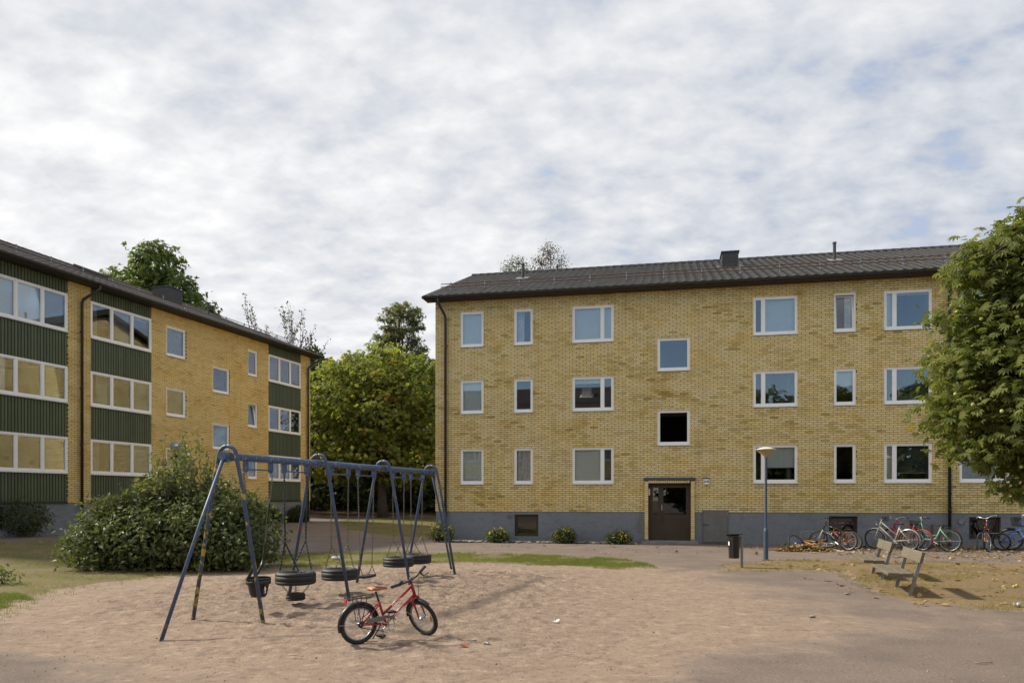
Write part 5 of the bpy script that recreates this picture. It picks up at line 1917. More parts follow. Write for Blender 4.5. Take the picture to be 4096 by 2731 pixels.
V, F = scatter(pbm, pbf, np.column_stack([P, ground_z(P[:, 0], P[:, 1]) + 0.004 + 0.045 * insd]), frames_from(rng.normal(size=(len(P), 3)) * 0.3 + np.array([0, 0, 1]), rng.uniform(0, 6.28, len(P))), rng.uniform(0.003, 0.009, len(P)) * (1 + (rng.random(len(P)) < 0.03) * 1.0))
o = link('pebbles', to_mesh('pebbles', V, [F], np.repeat(rng.random(len(P)), 8), False, (m_pebble,)))
o['kind'] = 'stuff'

# strip of field stones along the long block
strip = MB()
w0, w1, w2, w3 = [blk.M @ Vector(p) for p in ((0.1, -0.05, 0), (7.55, -0.05, 0), (7.55, -0.72, 0), (0.1, -0.95, 0))]
sb = sheet('stone_strip', [(w0.x, w0.y), (w3.x, w3.y), (w2.x, w2.y), (w1.x, w1.y)], 0.012, 0.3, m_soil, amp=0.04)
stones = []
for q in range(7):
    b_ = MB().lathe([(0.0, -0.35), (0.75, -0.25), (1.0, 0.0), (0.8, 0.32), (0.35, 0.5), (0, 0.52)], 7)
    V = np.concatenate(b_.v)
    V = V * (1 + 0.22 * rng.normal(size=(len(V), 1)).clip(-1, 1))
    stones.append(to_mesh('stone', V, b_.f, None, True, (m_stone,)))
for i in range(230):
    s, y = rng.uniform(0.15, 7.5), rng.uniform(-0.92, -0.12)
    if y < -0.95 + 0.23 * s / 7.5:
        y += 0.2
    wp = blk.M @ Vector((s, y, 0))
    k = rng.uniform(0.04, 0.085)
    link('stone', random.choice(stones), sb, Tm(wp.x, wp.y, 0.03) @ Rz(rng.uniform(0, 6.28)) @ Matrix.Diagonal((k * 1.25, k, k * 0.75, 1)))

# ------------------------------------------------------------------ swing set
AX = Vector((0.314, 0.949, 0)).normalized()
PX_ = Vector((0.949, -0.314, 0)).normalized()
S0 = Vector((-3.60, 9.48, 0))
SW = Matrix(((AX.x, -PX_.x, 0, S0.x), (AX.y, -PX_.y, 0, S0.y), (0, 0, 1, 0), (0, 0, 0, 1)))   # local x along the bar, local -y to the camera side
swing_rot = math.atan2(AX.y, AX.x)
sw = thing('swing_frame', 'long worn blue swing frame with four arched leg pairs on the sand', 'swing set', (S0.x, S0.y, 0), swing_rot)
BAR_Z = 2.14
bar = MB().tube([(-0.06, 0, BAR_Z), (6.23, 0, BAR_Z)], 0.047, 14)
build('crossbar', bar, m_swing_bar, sw, True)
FR = [0.0, 2.06, 4.12, 6.17]
for i, t_ in enumerate(FR):
    for sgn in (-1, 1):
        pts = []
        for th in np.linspace(PI / 2, 0.10, 9):
            pts.append((t_, sgn * 0.13 * math.cos(th), BAR_Z + 0.01 + 0.12 * math.sin(th)))
        pts.append((t_, sgn * 0.20, 1.85))
        pts.append((t_, sgn * 0.555, -0.06))
        m = MB().tube(pts, 0.0255, 10)
        build('leg', m, (m_swing_yellow, m_swing_red, m_swing, m_swing)[i], sw, True)
    for sgn in (-1, 1):
        build('clamp', MB().lathe([(0.058, -0.04), (0.058, 0.04)], 14, np.array(Tm(t_ + sgn * 0.07, 0, BAR_Z) @ Ry(R_(90)))), m_swing_bar, sw)
for t_, d in ((-0.04, -1), (6.20, 1)):
    m = MB().tube([(t_ + d * 0.03, 0.0, BAR_Z - 0.02), (t_ + d * 0.45, 0.0, 1.30), (t_ + d * 1.10, 0.0, -0.06)], 0.023, 10)
    build('brace', m, m_swing, sw, True)
    build('brace_joint', MB().box((t_ - 0.03, -0.035, BAR_Z - 0.07), (t_ + 0.06, 0.035, BAR_Z + 0.02)), m_swing_bar, sw)
PAIRS = [(0.35, 0.88), (1.19, 1.74), (2.40, 2.93), (3.24, 3.78), (4.49, 4.95), (5.24, 5.76)]
HANG = BAR_Z - 0.20
for a, b in PAIRS:
    for x in (a, b):
        m = MB().box((x - 0.008, -0.04, BAR_Z - 0.15), (x + 0.008, 0.04, BAR_Z - 0.03)).lathe([(0.040, -0.012), (0.040, 0.012)], 12, np.array(Tm(x, 0, BAR_Z - 0.15) @ Ry(R_(90))))
        m.ring(0.022, 0.006, 10, 5, np.array(Tm(x, 0, HANG) @ Rx(R_(90))))
        build('hanger', m, m_swing_bar, sw)
    build('hanger_rod', MB().tube([(a, 0, BAR_Z - 0.15), (b, 0, BAR_Z - 0.15)], 0.010, 8), m_swing, sw)


def chain(mb, p, q, link_l=0.034, r=0.0042):
    p, q = Vector(p), Vector(q)
    d = q - p
    n = max(1, int(d.length / (link_l * 0.72)))
    d.normalize()
    a = d.orthogonal().normalized()
    b = d.cross(a)
    for i in range(n):
        c = p + (q - p) * ((i + 0.5) / n)
        s = a if i % 2 == 0 else b
        pts = []
        for k in range(9):
            th = 2 * PI * k / 8
            pts.append(c + d * (link_l / 2 * math.cos(th)) + s * (0.0095 * math.sin(th)))
        mb.tube(pts, r, 3, caps=False)


def rope(mb, p, q, r=0.010, twist=0.055):
    p, q = Vector(p), Vector(q)
    d = q - p
    L = d.length
    n = max(4, int(L / (twist / 3)))
    d.normalize()
    a = d.orthogonal().normalized()
    b = d.cross(a)
    for ph in (0, PI):
        pts = []
        for i in range(n + 1):
            th = 2 * PI * L * i / n / twist / 2 + ph
            pts.append(p + d * (L * i / n) + (a * math.cos(th) + b * math.sin(th)) * r * 0.62)
        mb.tube(pts, r * 0.72, 4)


def swing_point(x, y, z):
    return SW @ Vector((x, y, z))


def tyre_mesh(R, w, hole):
    m = MB()
    h = w / 2
    prof = [(hole, h * 0.55), (hole + 0.02, h * 0.80), (R - 0.07, h * 1.0), (R - 0.02, h * 0.92), (R, h * 0.70)]
    for g in (0.40, -0.40):
        prof += [(R, h * g + 0.003), (R - 0.003, h * g + 0.002), (R - 0.003, h * g - 0.002), (R, h * g - 0.003)]
    prof += [(R, -h * 0.70), (R - 0.02, -h * 0.92), (R - 0.07, -h), (hole + 0.02, -h * 0.80), (hole, -h * 0.55)]
    inner = [(hole + 0.012, -h * 0.45), (R - 0.035, -h * 0.75), (R - 0.03, 0), (R - 0.035, h * 0.75), (hole + 0.012, h * 0.45)]
    m.lathe(prof + inner, 40, None, closed=True)
    return m.mesh('tyre', (m_rubber,), True)


TYRE = tyre_mesh(0.288, 0.185, 0.165)


def tyre_swing(label, x, z, pair, kind, split, small=False, yaw=0.0):
    c = swing_point(x, 0, 0)
    t = thing('tyre_swing', label, 'swing', (c.x, c.y, z), swing_rot, 'tyre swings hanging from the blue frame')
    o = link('tyre', TYRE, t)
    top = z + 0.08
    for s, px in zip((-1, 1), pair):
        m = MB()
        p0 = (px - x, 0, HANG - z)
        ps = (px - x - s * 0.02, 0, split - z)
        (rope if kind == 'rope' else chain)(m, p0, ps)
        for sy in (-1, 1):
            pe = (s * 0.15, sy * 0.17, 0.085) if not small else (s * 0.17, sy * 0.16, 0.085)
            (rope if kind == 'rope' else chain)(m, ps, pe)
        build('rope' if kind == 'rope' else 'chain', m, m_rope if kind == 'rope' else m_chain, t)
    for sx in (-1, 1):
        for sy in (-1, 1):
            build('bolt', MB().lathe([(0.020, 0.080), (0.020, 0.096), (0.008, 0.100), (0.008, 0.115)], 8, np.array(Tm(sx * 0.155, sy * 0.165, 0))), m_steel, t)
    return t


t1 = tyre_swing('tyre swing on dark twisted ropes with a smaller tyre slung below', 1.465, 0.455, PAIRS[1], 'rope', 0.98)
m = MB()
for th in (0.6, 2.7, 4.8):
    chain(m, (0.22 * math.cos(th), 0.22 * math.sin(th), -0.09), (0.10 * math.cos(th), 0.10 * math.sin(th), -0.225))
build('chain', m, m_chain, t1)
sm_ = tyre_mesh(0.135, 0.11, 0.05)
link('small_tyre', sm_, t1, Tm(0.0, 0, -0.27))
tyre_swing('tyre swing on bright chains hanging in the middle bay beside the flat seat', 2.665, 0.395, PAIRS[2], 'chain', 0.86)
tyre_swing('tyre swing hanging just behind the red bike handlebar', 4.72, 0.425, PAIRS[4], 'chain', 0.85)
tyre_swing('farthest tyre swing at the end of the blue frame', 5.50, 0.42, PAIRS[5], 'chain', 0.85)

# flat rubber seat
fx = 3.51
c = swing_point(fx, 0, 0)
fs = thing('flat_swing', 'flat black rubber swing seat between the tyre swings', 'swing', (c.x, c.y, 0.27), swing_rot)
m = MB()
prof = [(-0.22, -0.07), (-0.20, -0.085), (0.0, -0.092), (0.20, -0.085), (0.22, -0.07), (0.22, 0.07), (0.20, 0.085), (0.0, 0.092), (-0.20, 0.085), (-0.22, 0.07)]
V = [(x, y, -0.018 + 0.25 * x * x * 0.6) for x, y in prof] + [(x, y, 0.018 + 0.25 * x * x * 0.6) for x, y in prof]
m.add(V, [[i, (i + 1) % 10, 10 + (i + 1) % 10, 10 + i] for i in range(10)] + [list(range(10))[::-1], list(range(10, 20))])
build('seat', m, m_rubber, fs)
for s, px in zip((-1, 1), PAIRS[3]):
    m = MB()
    chain(m, (px - fx, 0, HANG - 0.27), (s * 0.205, 0, 0.16))
    build('chain', m, m_chain, fs)
    m = MB()
    for sy in (-1, 1):
        m.tube([(s * 0.205, 0, 0.17), (s * 0.205, sy * 0.03, 0.10), (s * 0.205, sy * 0.065, 0.025)], 0.006, 5)
    build('hanger', m, m_plastic, fs)

# toddler bucket seat
tx = 0.615
c = swing_point(tx, 0, 0)
ts = thing('toddler_swing', 'black plastic toddler bucket swing nearest the camera', 'swing', (c.x, c.y, 0.29), swing_rot + 0.35)
ts.scale = (1.16, 1.16, 1.0)
NA, NZ = 40, 9
V, F = [], []
for k in range(NZ):
    f = k / (NZ - 1)
    rx = 0.085 + (0.155 - 0.085) * f ** 0.6
    ry = 0.080 + (0.125 - 0.080) * f ** 0.6
    for j in range(NA):
        th = 2 * PI * j / NA
        V.append((rx * math.cos(th), ry * math.sin(th), 0.235 * f))
for k in range(NZ - 1):
    f = (k + 0.5) / (NZ - 1)
    for j in range(NA):
        th = 2 * PI * (j + 0.5) / NA
        hole = False
        for hc in (-PI / 2 - 0.72, -PI / 2 + 0.72):
            d = (th - hc + PI) % (2 * PI) - PI
            if (d / 0.50) ** 2 + ((f - 0.36) / 0.34) ** 2 < 1:
                hole = True
        if not hole:
            F.append([k * NA + j, k * NA + (j + 1) % NA, (k + 1) * NA + (j + 1) % NA, (k + 1) * NA + j])
F.append(list(range(NA))[::-1])
me = to_mesh('seat', V, F, None, True, (m_plastic,))
so_ = link('seat', me, ts)
sol = so_.modifiers.new('thickness', 'SOLIDIFY')
sol.thickness = 0.012
m = MB()
for zc, hh_ in ((0.20, 0.055), (0.245, 0.022)):
    V = []
    for z_ in (-1, 1):
        for k_ in (1.0, 1.09):
            for j in range(NA):
                th = 2 * PI * j / NA
                V.append((0.155 * k_ * math.cos(th), 0.125 * k_ * math.sin(th), zc + z_ * hh_ / 2))
    q = []
    for j in range(NA):
        j2 = (j + 1) % NA
        q += [[NA + j, NA + j2, 3 * NA + j2, 3 * NA + j], [2 * NA + j, 3 * NA + j, 3 * NA + j2, 2 * NA + j2], [j, j2, NA + j2, NA + j]]
    m.add(V, q)
build('rim', m, m_plastic, ts, True)
for s, px in zip((-1, 1), PAIRS[0]):
    build('arm', MB().tube([(s * 0.115, 0.09, 0.235), (s * 0.145, 0.06, 0.29), (s * 0.165, 0.02, 0.38), (s * 0.175, 0.0, 0.47)], [0.022, 0.019, 0.016, 0.013], 8), m_plastic, ts, True)
    inv = Rz(-0.35)
    ptop = inv @ Vector((px - tx, 0, HANG - 0.29))
    pbot = Vector((s * 0.175, 0, 0.47))
    m = MB()
    mid = ptop.lerp(pbot, 0.34)
    mid2 = ptop.lerp(pbot, 0.58)
    mid3 = ptop.lerp(pbot, 0.80)
    chain(m, ptop, mid)
    chain(m, mid2, mid3)
    build('chain', m, m_chain, ts)
    m = MB().tube([mid, mid2], 0.012, 7).tube([mid3, pbot], 0.012, 7)
    build('sleeve', m, m_plastic, ts)


# ------------------------------------------------------------------ bicycles
WHEELS = {}


def wheel_meshes(r, tw, rimmat, nsp):
    key = (round(r, 3), tw, rimmat.name, nsp)
    if key in WHEELS:
        return WHEELS[key]
    RX = np.array(Rx(R_(90)))
    ty = MB()
    prof = [(r - tw + tw * math.cos(a) * 0.98 + 0.0, tw * math.sin(a)) for a in np.linspace(-2.3, 2.3, 9)]
    prof = [(r - tw / 1.0 + (tw * math.cos(a)), tw * 0.9 * math.sin(a)) for a in np.linspace(-2.4, 2.4, 9)]
    ty.lathe(prof, 44, RX, closed=True)
    rim = MB()
    ri = r - tw * 1.75
    rim.lathe([(ri, -0.011), (ri - 0.014, -0.009), (ri - 0.018, 0), (ri - 0.014, 0.009), (ri, 0.011)], 44, RX, closed=True)
    sp = MB()
    for i in range(nsp):
        th = 2 * PI * i / nsp
        off = 0.35 if i % 2 else -0.35
        side = 0.022 if (i // 2) % 2 else -0.022
        sp.tube([(0.02 * math.cos(th + off * 3), side, 0.02 * math.sin(th + off * 3)), ((ri - 0.012) * math.cos(th), 0, (ri - 0.012) * math.sin(th))], 0.0014, 3, caps=False)
    hub = MB().lathe([(0.008, -0.055), (0.010, -0.04), (0.024, -0.026), (0.024, -0.020), (0.014, -0.014), (0.014, 0.014), (0.024, 0.020), (0.024, 0.026), (0.010, 0.04), (0.008, 0.055)], 12, RX)
    WHEELS[key] = (hub.mesh('wheel', (m_chrome,), True), ty.mesh('tyre', (m_rubber,), True), rim.mesh('rim', (rimmat,), True), sp.mesh('spokes', (m_chrome,)))
    return WHEELS[key]


def bicycle(label, loc, heading, r=0.33, wb=1.05, paint=None, style='diamond', steer=0.0, lean=0.0, fenders=None, basket=False, rack=False, saddle_mat=None, guard=None, fork_mat=None, bars='flat', tw=0.024, rimmat=None, nsp=24, lamp=False, stand=True, decals=None, pitch=0.0, roll_first=None, saddle_h=None, bar_h=None, reflect=True):
    paint = paint or m_redpaint
    rimmat = rimmat or m_rim
    t = thing('bicycle', label, 'bicycle', loc, 0, None, (lean, pitch, heading))
    k = wb / 1.05
    xr, xf = -wb / 2, wb / 2
    bb = Vector((xr + 0.43 * k, 0, r * 0.86))
    sh_ = saddle_h or 0.92 * k
    bh = bar_h or 1.02 * k
    head_b = Vector((xf - 0.155 * k, 0, r * 2 + 0.06 * k))
    head_t = head_b + Vector((-0.045, 0, 0.125)) * (0.8 + 0.4 * k) * k
    seat_t = bb + Vector((-0.155, 0, 0.42)) * (1.0 if style != 'kid' else 0.82) * k
    axle = Vector((xr, 0, r))
    rt = 0.016 * (0.7 + 0.3 * k)
    fm = MB()
    fm.tube([bb, seat_t], rt, 8)
    fm.tube([head_b - (head_t - head_b) * 0.15, head_t + (head_t - head_b) * 0.15], rt * 1.25, 8)
    if style == 'diamond' or style == 'mtb':
        fm.tube([seat_t + Vector((0.02, 0, -0.05)), head_t], rt * (1.25 if style == 'mtb' else 1), 8)
        fm.tube([bb, head_b], rt * (1.45 if style == 'mtb' else 1.15), 8)
    elif style in ('mixte', 'kid'):
        fm.tube([bb.lerp(seat_t, 0.42), head_t + Vector((0.0, 0, -0.01))], rt, 8)
        fm.tube([bb + Vector((0.02, 0, 0.02)), head_b], rt * 1.1, 8)
    elif style == 'step':
        a = bb + Vector((0.03, 0, 0.06))
        pts = [head_b, head_b + Vector((-0.05, 0, -0.20)) * k, head_b + Vector((-0.16, 0, -0.36)) * k, Vector((bb.x + 0.18 * k, 0, bb.z + 0.07)), bb + Vector((0.04, 0, 0.06)), bb.lerp(seat_t, 0.35)]
        fm.tube(pts, rt * 1.15, 8)
        pts = [head_t, head_t + Vector((-0.05, 0, -0.18)) * k, head_t + Vector((-0.14, 0, -0.36)) * k, Vector((bb.x + 0.20 * k, 0, bb.z + 0.16 * k)), bb.lerp(seat_t, 0.5)]
        fm.tube(pts, rt * 0.85, 8)
    for s in (-1, 1):
        fm.tube([bb + Vector((0, s * 0.03, 0)), axle + Vector((0, s * 0.055, 0))], rt * 0.62, 6)
        fm.tube([seat_t + Vector((0.01, s * 0.018, -0.03)), axle + Vector((0, s * 0.055, 0))], rt * 0.55, 6)
    fm.lathe([(0.022, -0.038), (0.022, 0.038)], 10, np.array(Tm(*bb) @ Rx(R_(90))))
    frame = build('frame', fm, paint, t, True)
    # seat post and saddle
    up = (seat_t - bb).normalized()
    sp = seat_t + up * ((sh_ - seat_t.z) / up.z - 0.03)
    build('seat_post', MB().tube([seat_t - up * 0.03, sp], rt * 0.8, 8), m_dark if style in ('kid', 'mtb') else m_chrome, t, True)
    sc = 0.8 if style == 'kid' else 1.0
    V, F = [], []
    secs = [(-0.125, 0.072, 0.000, 0.020), (-0.11, 0.085, 0.014, 0.030), (-0.05, 0.080, 0.016, 0.036), (0.01, 0.050, 0.010, 0.034), (0.07, 0.028, 0.008, 0.028), (0.135, 0.020, 0.004, 0.022), (0.15, 0.010, -0.004, 0.012)]
    for x, w, zt_, th in secs:
        for a in np.linspace(0, 2 * PI, 10, endpoint=False):
            V.append((x * sc, w * math.cos(a) * sc, (zt_ + th * (0.5 * math.sin(a) if math.sin(a) > 0 else math.sin(a))) * sc))
    for i in range(len(secs) - 1):
        for j in range(10):
            F.append([i * 10 + j, i * 10 + (j + 1) % 10, (i + 1) * 10 + (j + 1) % 10, (i + 1) * 10 + j])
    F += [list(range(10))[::-1], [60 + j for j in range(10)]]
    sd_ = link('saddle', to_mesh('saddle', V, F, None, True, (saddle_mat or m_plastic,)), t, Tm(sp.x + 0.02, 0, sp.z + 0.03))
    if saddle_mat is not None:
        cv = MB()
        V = [(x * sc, w * 0.52 * s_, (zt_ + th * 0.52) * sc + 0.002) for (x, w, zt_, th) in secs[2:6] for s_ in (-1, 1)]
        cv.add(V, [[2 * i, 2 * i + 1, 2 * i + 3, 2 * i + 2] for i in range(3)])
        build('saddle_top', cv, m_plastic, sd_)
    # steering assembly
    ax = (head_t - head_b).normalized()
    ST = Matrix.Translation(head_b) @ Matrix.Rotation(steer, 4, ax) @ Matrix.Translation(-head_b)
    STn = np.array(ST)
    fork = MB()
    fx_ = Vector((xf, 0, r))
    crown = head_b - ax * 0.03
    for s in (-1, 1):
        wide = 0.048
        fork.tube([crown + Vector((0, s * 0.012, 0)), crown + Vector((0.005, s * wide, -0.03)), crown.lerp(fx_, 0.6) + Vector((-0.004, s * wide, 0)), fx_ + Vector((0, s * 0.052, 0))], [rt * 0.9, rt * 0.95, rt * 0.8, rt * 0.5], 7, M=STn)
    fork.tube([crown, head_b], rt, 8, M=STn)
    build('fork', fork, fork_mat or paint, t, True)
    hb_ = MB()
    stem_top = head_t + ax * ((bh - head_t.z) / ax.z)
    hb_.tube([head_t, stem_top], rt * 0.85, 8, M=STn)
    fwd = Vector((0.05, 0, 0.0)) if bars == 'flat' else Vector((0.03, 0, 0.02))
    hw = 0.30 if style != 'kid' else 0.27
    if bars == 'flat':
        bp = [stem_top + Vector((-0.015, -hw, 0.015)), stem_top + Vector((0.03, -hw * 0.3, 0.0)), stem_top + Vector((0.035, 0, 0.0)), stem_top + Vector((0.03, hw * 0.3, 0)), stem_top + Vector((-0.015, hw, 0.015))]
    else:
        bp = [stem_top + Vector((-0.16, -0.27, 0.03)), stem_top + Vector((-0.03, -0.27, 0.06)), stem_top + Vector((0.05, -0.17, 0.05)), stem_top + Vector((0.05, -0.05, 0.0)), stem_top + Vector((0.05, 0.05, 0.0)), stem_top + Vector((0.05, 0.17, 0.05)), stem_top + Vector((-0.03, 0.27, 0.06)), stem_top + Vector((-0.16, 0.27, 0.03))]
    hb_.tube([stem_top, stem_top + Vector((0.035, 0, 0.0))], rt * 0.9, 8, M=STn)
    hb_.tube(bp, 0.011, 8, M=STn)
    hbo = build('handlebar', hb_, m_dark if (style in ('kid', 'mtb')) else m_chrome, t, True)
    for e, n_ in ((0, 1), (-1, -2)):
        p, q = Vector(bp[e]), Vector(bp[n_])
        gq = p.lerp(q, min(1.0, 0.11 / (q - p).length))
        build('grip', MB().tube([p + (p - gq) * 0.06, gq], 0.017, 9, M=STn), m_plastic, hbo)
        lv = gq + Vector((0.02, 0, -0.01))
        d_ = (p - gq).normalized()
        if e == -1 or style != 'kid':
            build('brake_lever', MB().tube([gq.lerp(q, 0.1), lv + Vector((0.035, 0, -0.02)), lv + d_ * 0.09 + Vector((0.05, 0, -0.025))], [0.011, 0.008, 0.005], 6, M=STn), m_plastic if style in ('kid', 'mtb') else m_chrome, hbo)
    if style == 'kid':
        gq = Vector(bp[0]).lerp(Vector(bp[1]), 0.62)
        build('bell', MB().lathe([(0.028, 0.0), (0.026, 0.02), (0.014, 0.032), (0.0, 0.036)], 12, np.array(ST @ Tm(gq.x, gq.y, gq.z + 0.01))), m_dark, hbo)
        cpts = [Vector(bp[-2]) + Vector((0.03, 0, -0.01)), stem_top + Vector((0.10, 0.02, -0.06)), head_t + Vector((0.07, 0.03, 0.02)), head_b + Vector((0.03, 0.035, 0.02)), crown + Vector((0.05, 0.0, -0.02))]
        build('brake_cable', MB().tube(cpts, 0.003, 5, M=STn), m_plastic, t, True)
    # wheels
    hubm, tym, rimm, spm = wheel_meshes(r, tw, rimmat, nsp)
    for c_, M_ in ((Vector((xr, 0, r)), Matrix.Identity(4)), (Vector((xf, 0, r)), ST)):
        wo = link('wheel', hubm, t, M_ @ Matrix.Translation(c_))
        link('tyre', tym, wo)
        link('rim', rimm, wo)
        link('spokes', spm, wo)
        if reflect:
            rf_ = MB().ring(r * 0.60, 0.011, 5, 4, np.array(Rx(R_(90))), arc=(0.05, 0.55))
            build('reflector', rf_, m_reflector, wo)
    # fenders
    if fenders is not None:
        for c_, M_, a0, a1 in ((Vector((xr, 0, r)), np.eye(4), 0.25, 3.45), (Vector((xf, 0, r)), STn, 1.15 if style == 'kid' else 0.9, 3.5)):
            fmb = MB()
            V, F = [], []
            n = 20
            for i in range(n + 1):
                a = a0 + (a1 - a0) * i / n
                for w, dr in ((-0.027, -0.012), (-0.018, 0.004), (0, 0.009), (0.018, 0.004), (0.027, -0.012)):
                    rr_ = r + 0.014 + dr
                    V.append((c_.x + rr_ * math.cos(a), w, c_.z + rr_ * math.sin(a)))
            for i in range(n):
                for j in range(4):
                    F.append([i * 5 + j, i * 5 + j + 1, i * 5 + 5 + j + 1, i * 5 + 5 + j])
            fmb.add(V, F, M=M_)
            fo = build('mudguard', fmb, fenders, t, True)
            st_ = MB()
            for s in (-1, 1):
                a = a1 - 0.35
                st_.tube([c_ + Vector((0, s * 0.05, 0)), c_ + Vector(((r + 0.015) * math.cos(a), s * 0.028, (r + 0.015) * math.sin(a)))], 0.003, 4, M=M_)
            build('stay', st_, m_chrome, fo)
    # drivetrain
    cr = 0.085 * (0.75 + 0.25 * k)
    RXb = Tm(bb.x, -0.048, bb.z) @ Rx(R_(90))
    cmx = MB().ring(cr, 0.006, 28, 5, np.array(RXb))
    for i in range(5):
        a = 2 * PI * i / 5
        cmx.tube([(bb.x, -0.048, bb.z), (bb.x + cr * math.cos(a), -0.048, bb.z + cr * math.sin(a))], 0.006, 4)
    ca_ = 1.75
    cl_ = 0.165 * (0.78 + 0.22 * k)
    d1 = Vector((math.cos(ca_) * cl_ * 0.15, 0, math.sin(ca_) * cl_)) if style == 'kid' else Vector((math.cos(0.5), 0, math.sin(0.5))) * cl_
    cmx.tube([bb + Vector((0, -0.05, 0)), bb + d1 + Vector((0, -0.075, 0))], 0.009, 6).tube([bb + Vector((0, 0.05, 0)), bb - d1 + Vector((0, 0.075, 0))], 0.009, 6)
    co_ = build('crank', cmx, m_chrome, t)
    for p in (bb + d1 + Vector((0, -0.115, 0)), bb - d1 + Vector((0, 0.115, 0))):
        pm = MB().cbox(p + Vector((0, 0, 0.008)), (0.085, 0.07, 0.006)).cbox(p + Vector((0, 0, -0.008)), (0.085, 0.07, 0.006)).cbox(p, (0.02, 0.075, 0.02)).cbox(p + Vector((0.04, 0, 0)), (0.008, 0.07, 0.02)).cbox(p - Vector((0.04, 0, 0)), (0.008, 0.07, 0.02))
        build('pedal', pm, m_plastic, co_)
    chm = MB()
    rs_ = 0.034
    chm.tube([(bb.x, -0.048, bb.z + cr), (axle.x, -0.048, axle.z + rs_), (axle.x - rs_, -0.048, axle.z), (axle.x, -0.048, axle.z - rs_), (bb.x, -0.048, bb.z - cr)], 0.0045, 4)
    build('chain', chm, m_dark, t)
    build('sprocket', MB().lathe([(rs_, -0.004), (rs_, 0.004)], 14, np.array(Tm(axle.x, -0.048, axle.z) @ Rx(R_(90)))), m_dark, t)
    if guard is not None:
        V = [(bb.x + cr * 1.25, -0.062, bb.z + cr * 0.45), (bb.x + cr * 0.8, -0.062, bb.z + cr * 1.15), (bb.x - cr * 0.5, -0.062, bb.z + cr * 1.35), (axle.x + 0.07, -0.062, axle.z + 0.055), (axle.x + 0.06, -0.062, axle.z + 0.018), (bb.x - cr * 1.3, -0.062, bb.z + cr * 0.55), (bb.x - cr * 0.3, -0.062, bb.z + cr * 0.92), (bb.x + cr * 0.5, -0.062, bb.z + cr * 0.85)]
        V2 = [(x, -0.054, z_) for x, y, z_ in V]
        build('chain_guard', MB().add(V + V2, [list(range(8))[::-1], list(range(8, 16))] + [[i, (i + 1) % 8, 8 + (i + 1) % 8, 8 + i] for i in range(8)]), guard, t)
    if rack:
        rk = MB()
        zr = r * 2 + 0.06
        for s in (-1, 1):
            rk.tube([(axle.x + 0.22 * k, s * 0.02, zr + 0.03), (axle.x + 0.1, s * 0.055, zr + 0.012), (axle.x - 0.20 * k, s * 0.055, zr)], 0.006, 5)
            rk.tube([(axle.x, s * 0.06, axle.z), (axle.x - 0.06, s * 0.056, zr)], 0.005, 5)
            rk.tube([(axle.x, s * 0.06, axle.z), (axle.x + 0.06, s * 0.056, zr + 0.008)], 0.005, 5)
        for x in np.linspace(-0.18, 0.12, 5):
            rk.tube([(axle.x + x * k, -0.055, zr + 0.004), (axle.x + x * k, 0.055, zr + 0.004)], 0.004, 4)
        rko = build('luggage_rack', rk, m_dark, t)
        build('rear_reflector', MB().cbox((axle.x - 0.215 * k, 0, zr - 0.025), (0.014, 0.05, 0.04)), m_redreflector, rko)
    if basket:
        c_ = stem_top + Vector((0.17, 0, -0.16))
        bm_ = MB()
        b0, b1 = (0.11, 0.135), (0.15, 0.17)
        z0, z1 = c_.z - 0.12, c_.z + 0.12
        for f in np.linspace(0, 1, 9):
            w, l = b0[0] + (b1[0] - b0[0]) * f, b0[1] + (b1[1] - b0[1]) * f
            z_ = z0 + (z1 - z0) * f
            ring_ = [(c_.x - w, -l, z_), (c_.x + w, -l, z_), (c_.x + w, l, z_), (c_.x - w, l, z_), (c_.x - w, -l, z_)]
            bm_.tube(ring_, 0.006 if f in (0, 1) else 0.0035, 4, M=STn)
        for side in range(4):
            for f in np.linspace(0, 1, 10):
                def pt(b, z_):
                    w, l = b
                    return [(c_.x - w + 2 * w * f, -l, z_), (c_.x + w, -l + 2 * l * f, z_), (c_.x + w - 2 * w * f, l, z_), (c_.x - w, l - 2 * l * f, z_)][side]
                bm_.tube([pt(b0, z0), pt(b1, z1)], 0.0035, 4, M=STn)
        for f in np.linspace(-1, 1, 8):
            bm_.tube([(c_.x + b0[0] * f, -b0[1], z0), (c_.x + b0[0] * f, b0[1], z0)], 0.0035, 4, M=STn)
        build('basket', bm_, m_plastic, t)
    if lamp:
        lp = head_b + Vector((0.09, 0, 0.06))
        build('headlight', MB().lathe([(0.0, -0.05), (0.025, -0.04), (0.036, 0.0), (0.036, 0.012), (0.0, 0.014)], 14, np.array(ST @ Tm(*lp) @ Ry(R_(90)))), m_chrome, t, True)
    if stand:
        build('kickstand', MB().tube([bb + Vector((-0.05, 0.03, -0.02)), Vector((bb.x - 0.07, 0.16, 0.0))], 0.008, 6), m_dark, t)
    if decals:
        for text, p, q, size, mt in decals:
            P_ = {'bb': bb, 'hb': head_b, 'ht': head_t, 'st': seat_t, 'mid': bb.lerp(seat_t, 0.42)}
            a, b = P_[p], P_[q]
            c_ = a.lerp(b, 0.42)
            ang = math.atan2((b - a).z, (b - a).x)
            if abs(ang) > PI / 2 + 0.1:
                ang += PI
            lettering(text, size, mt, frame, Tm(c_.x, -rt * 1.62, c_.z) @ Ry(-ang) @ Rx(R_(90)), shear=0.25, bold=0.0008)
    return t


def mid(p, q):
    return ((p[0] + q[0]) / 2, (p[1] + q[1]) / 2)


def heading_of(rear, front):
    return math.atan2(front[1] - rear[1], front[0] - rear[0])


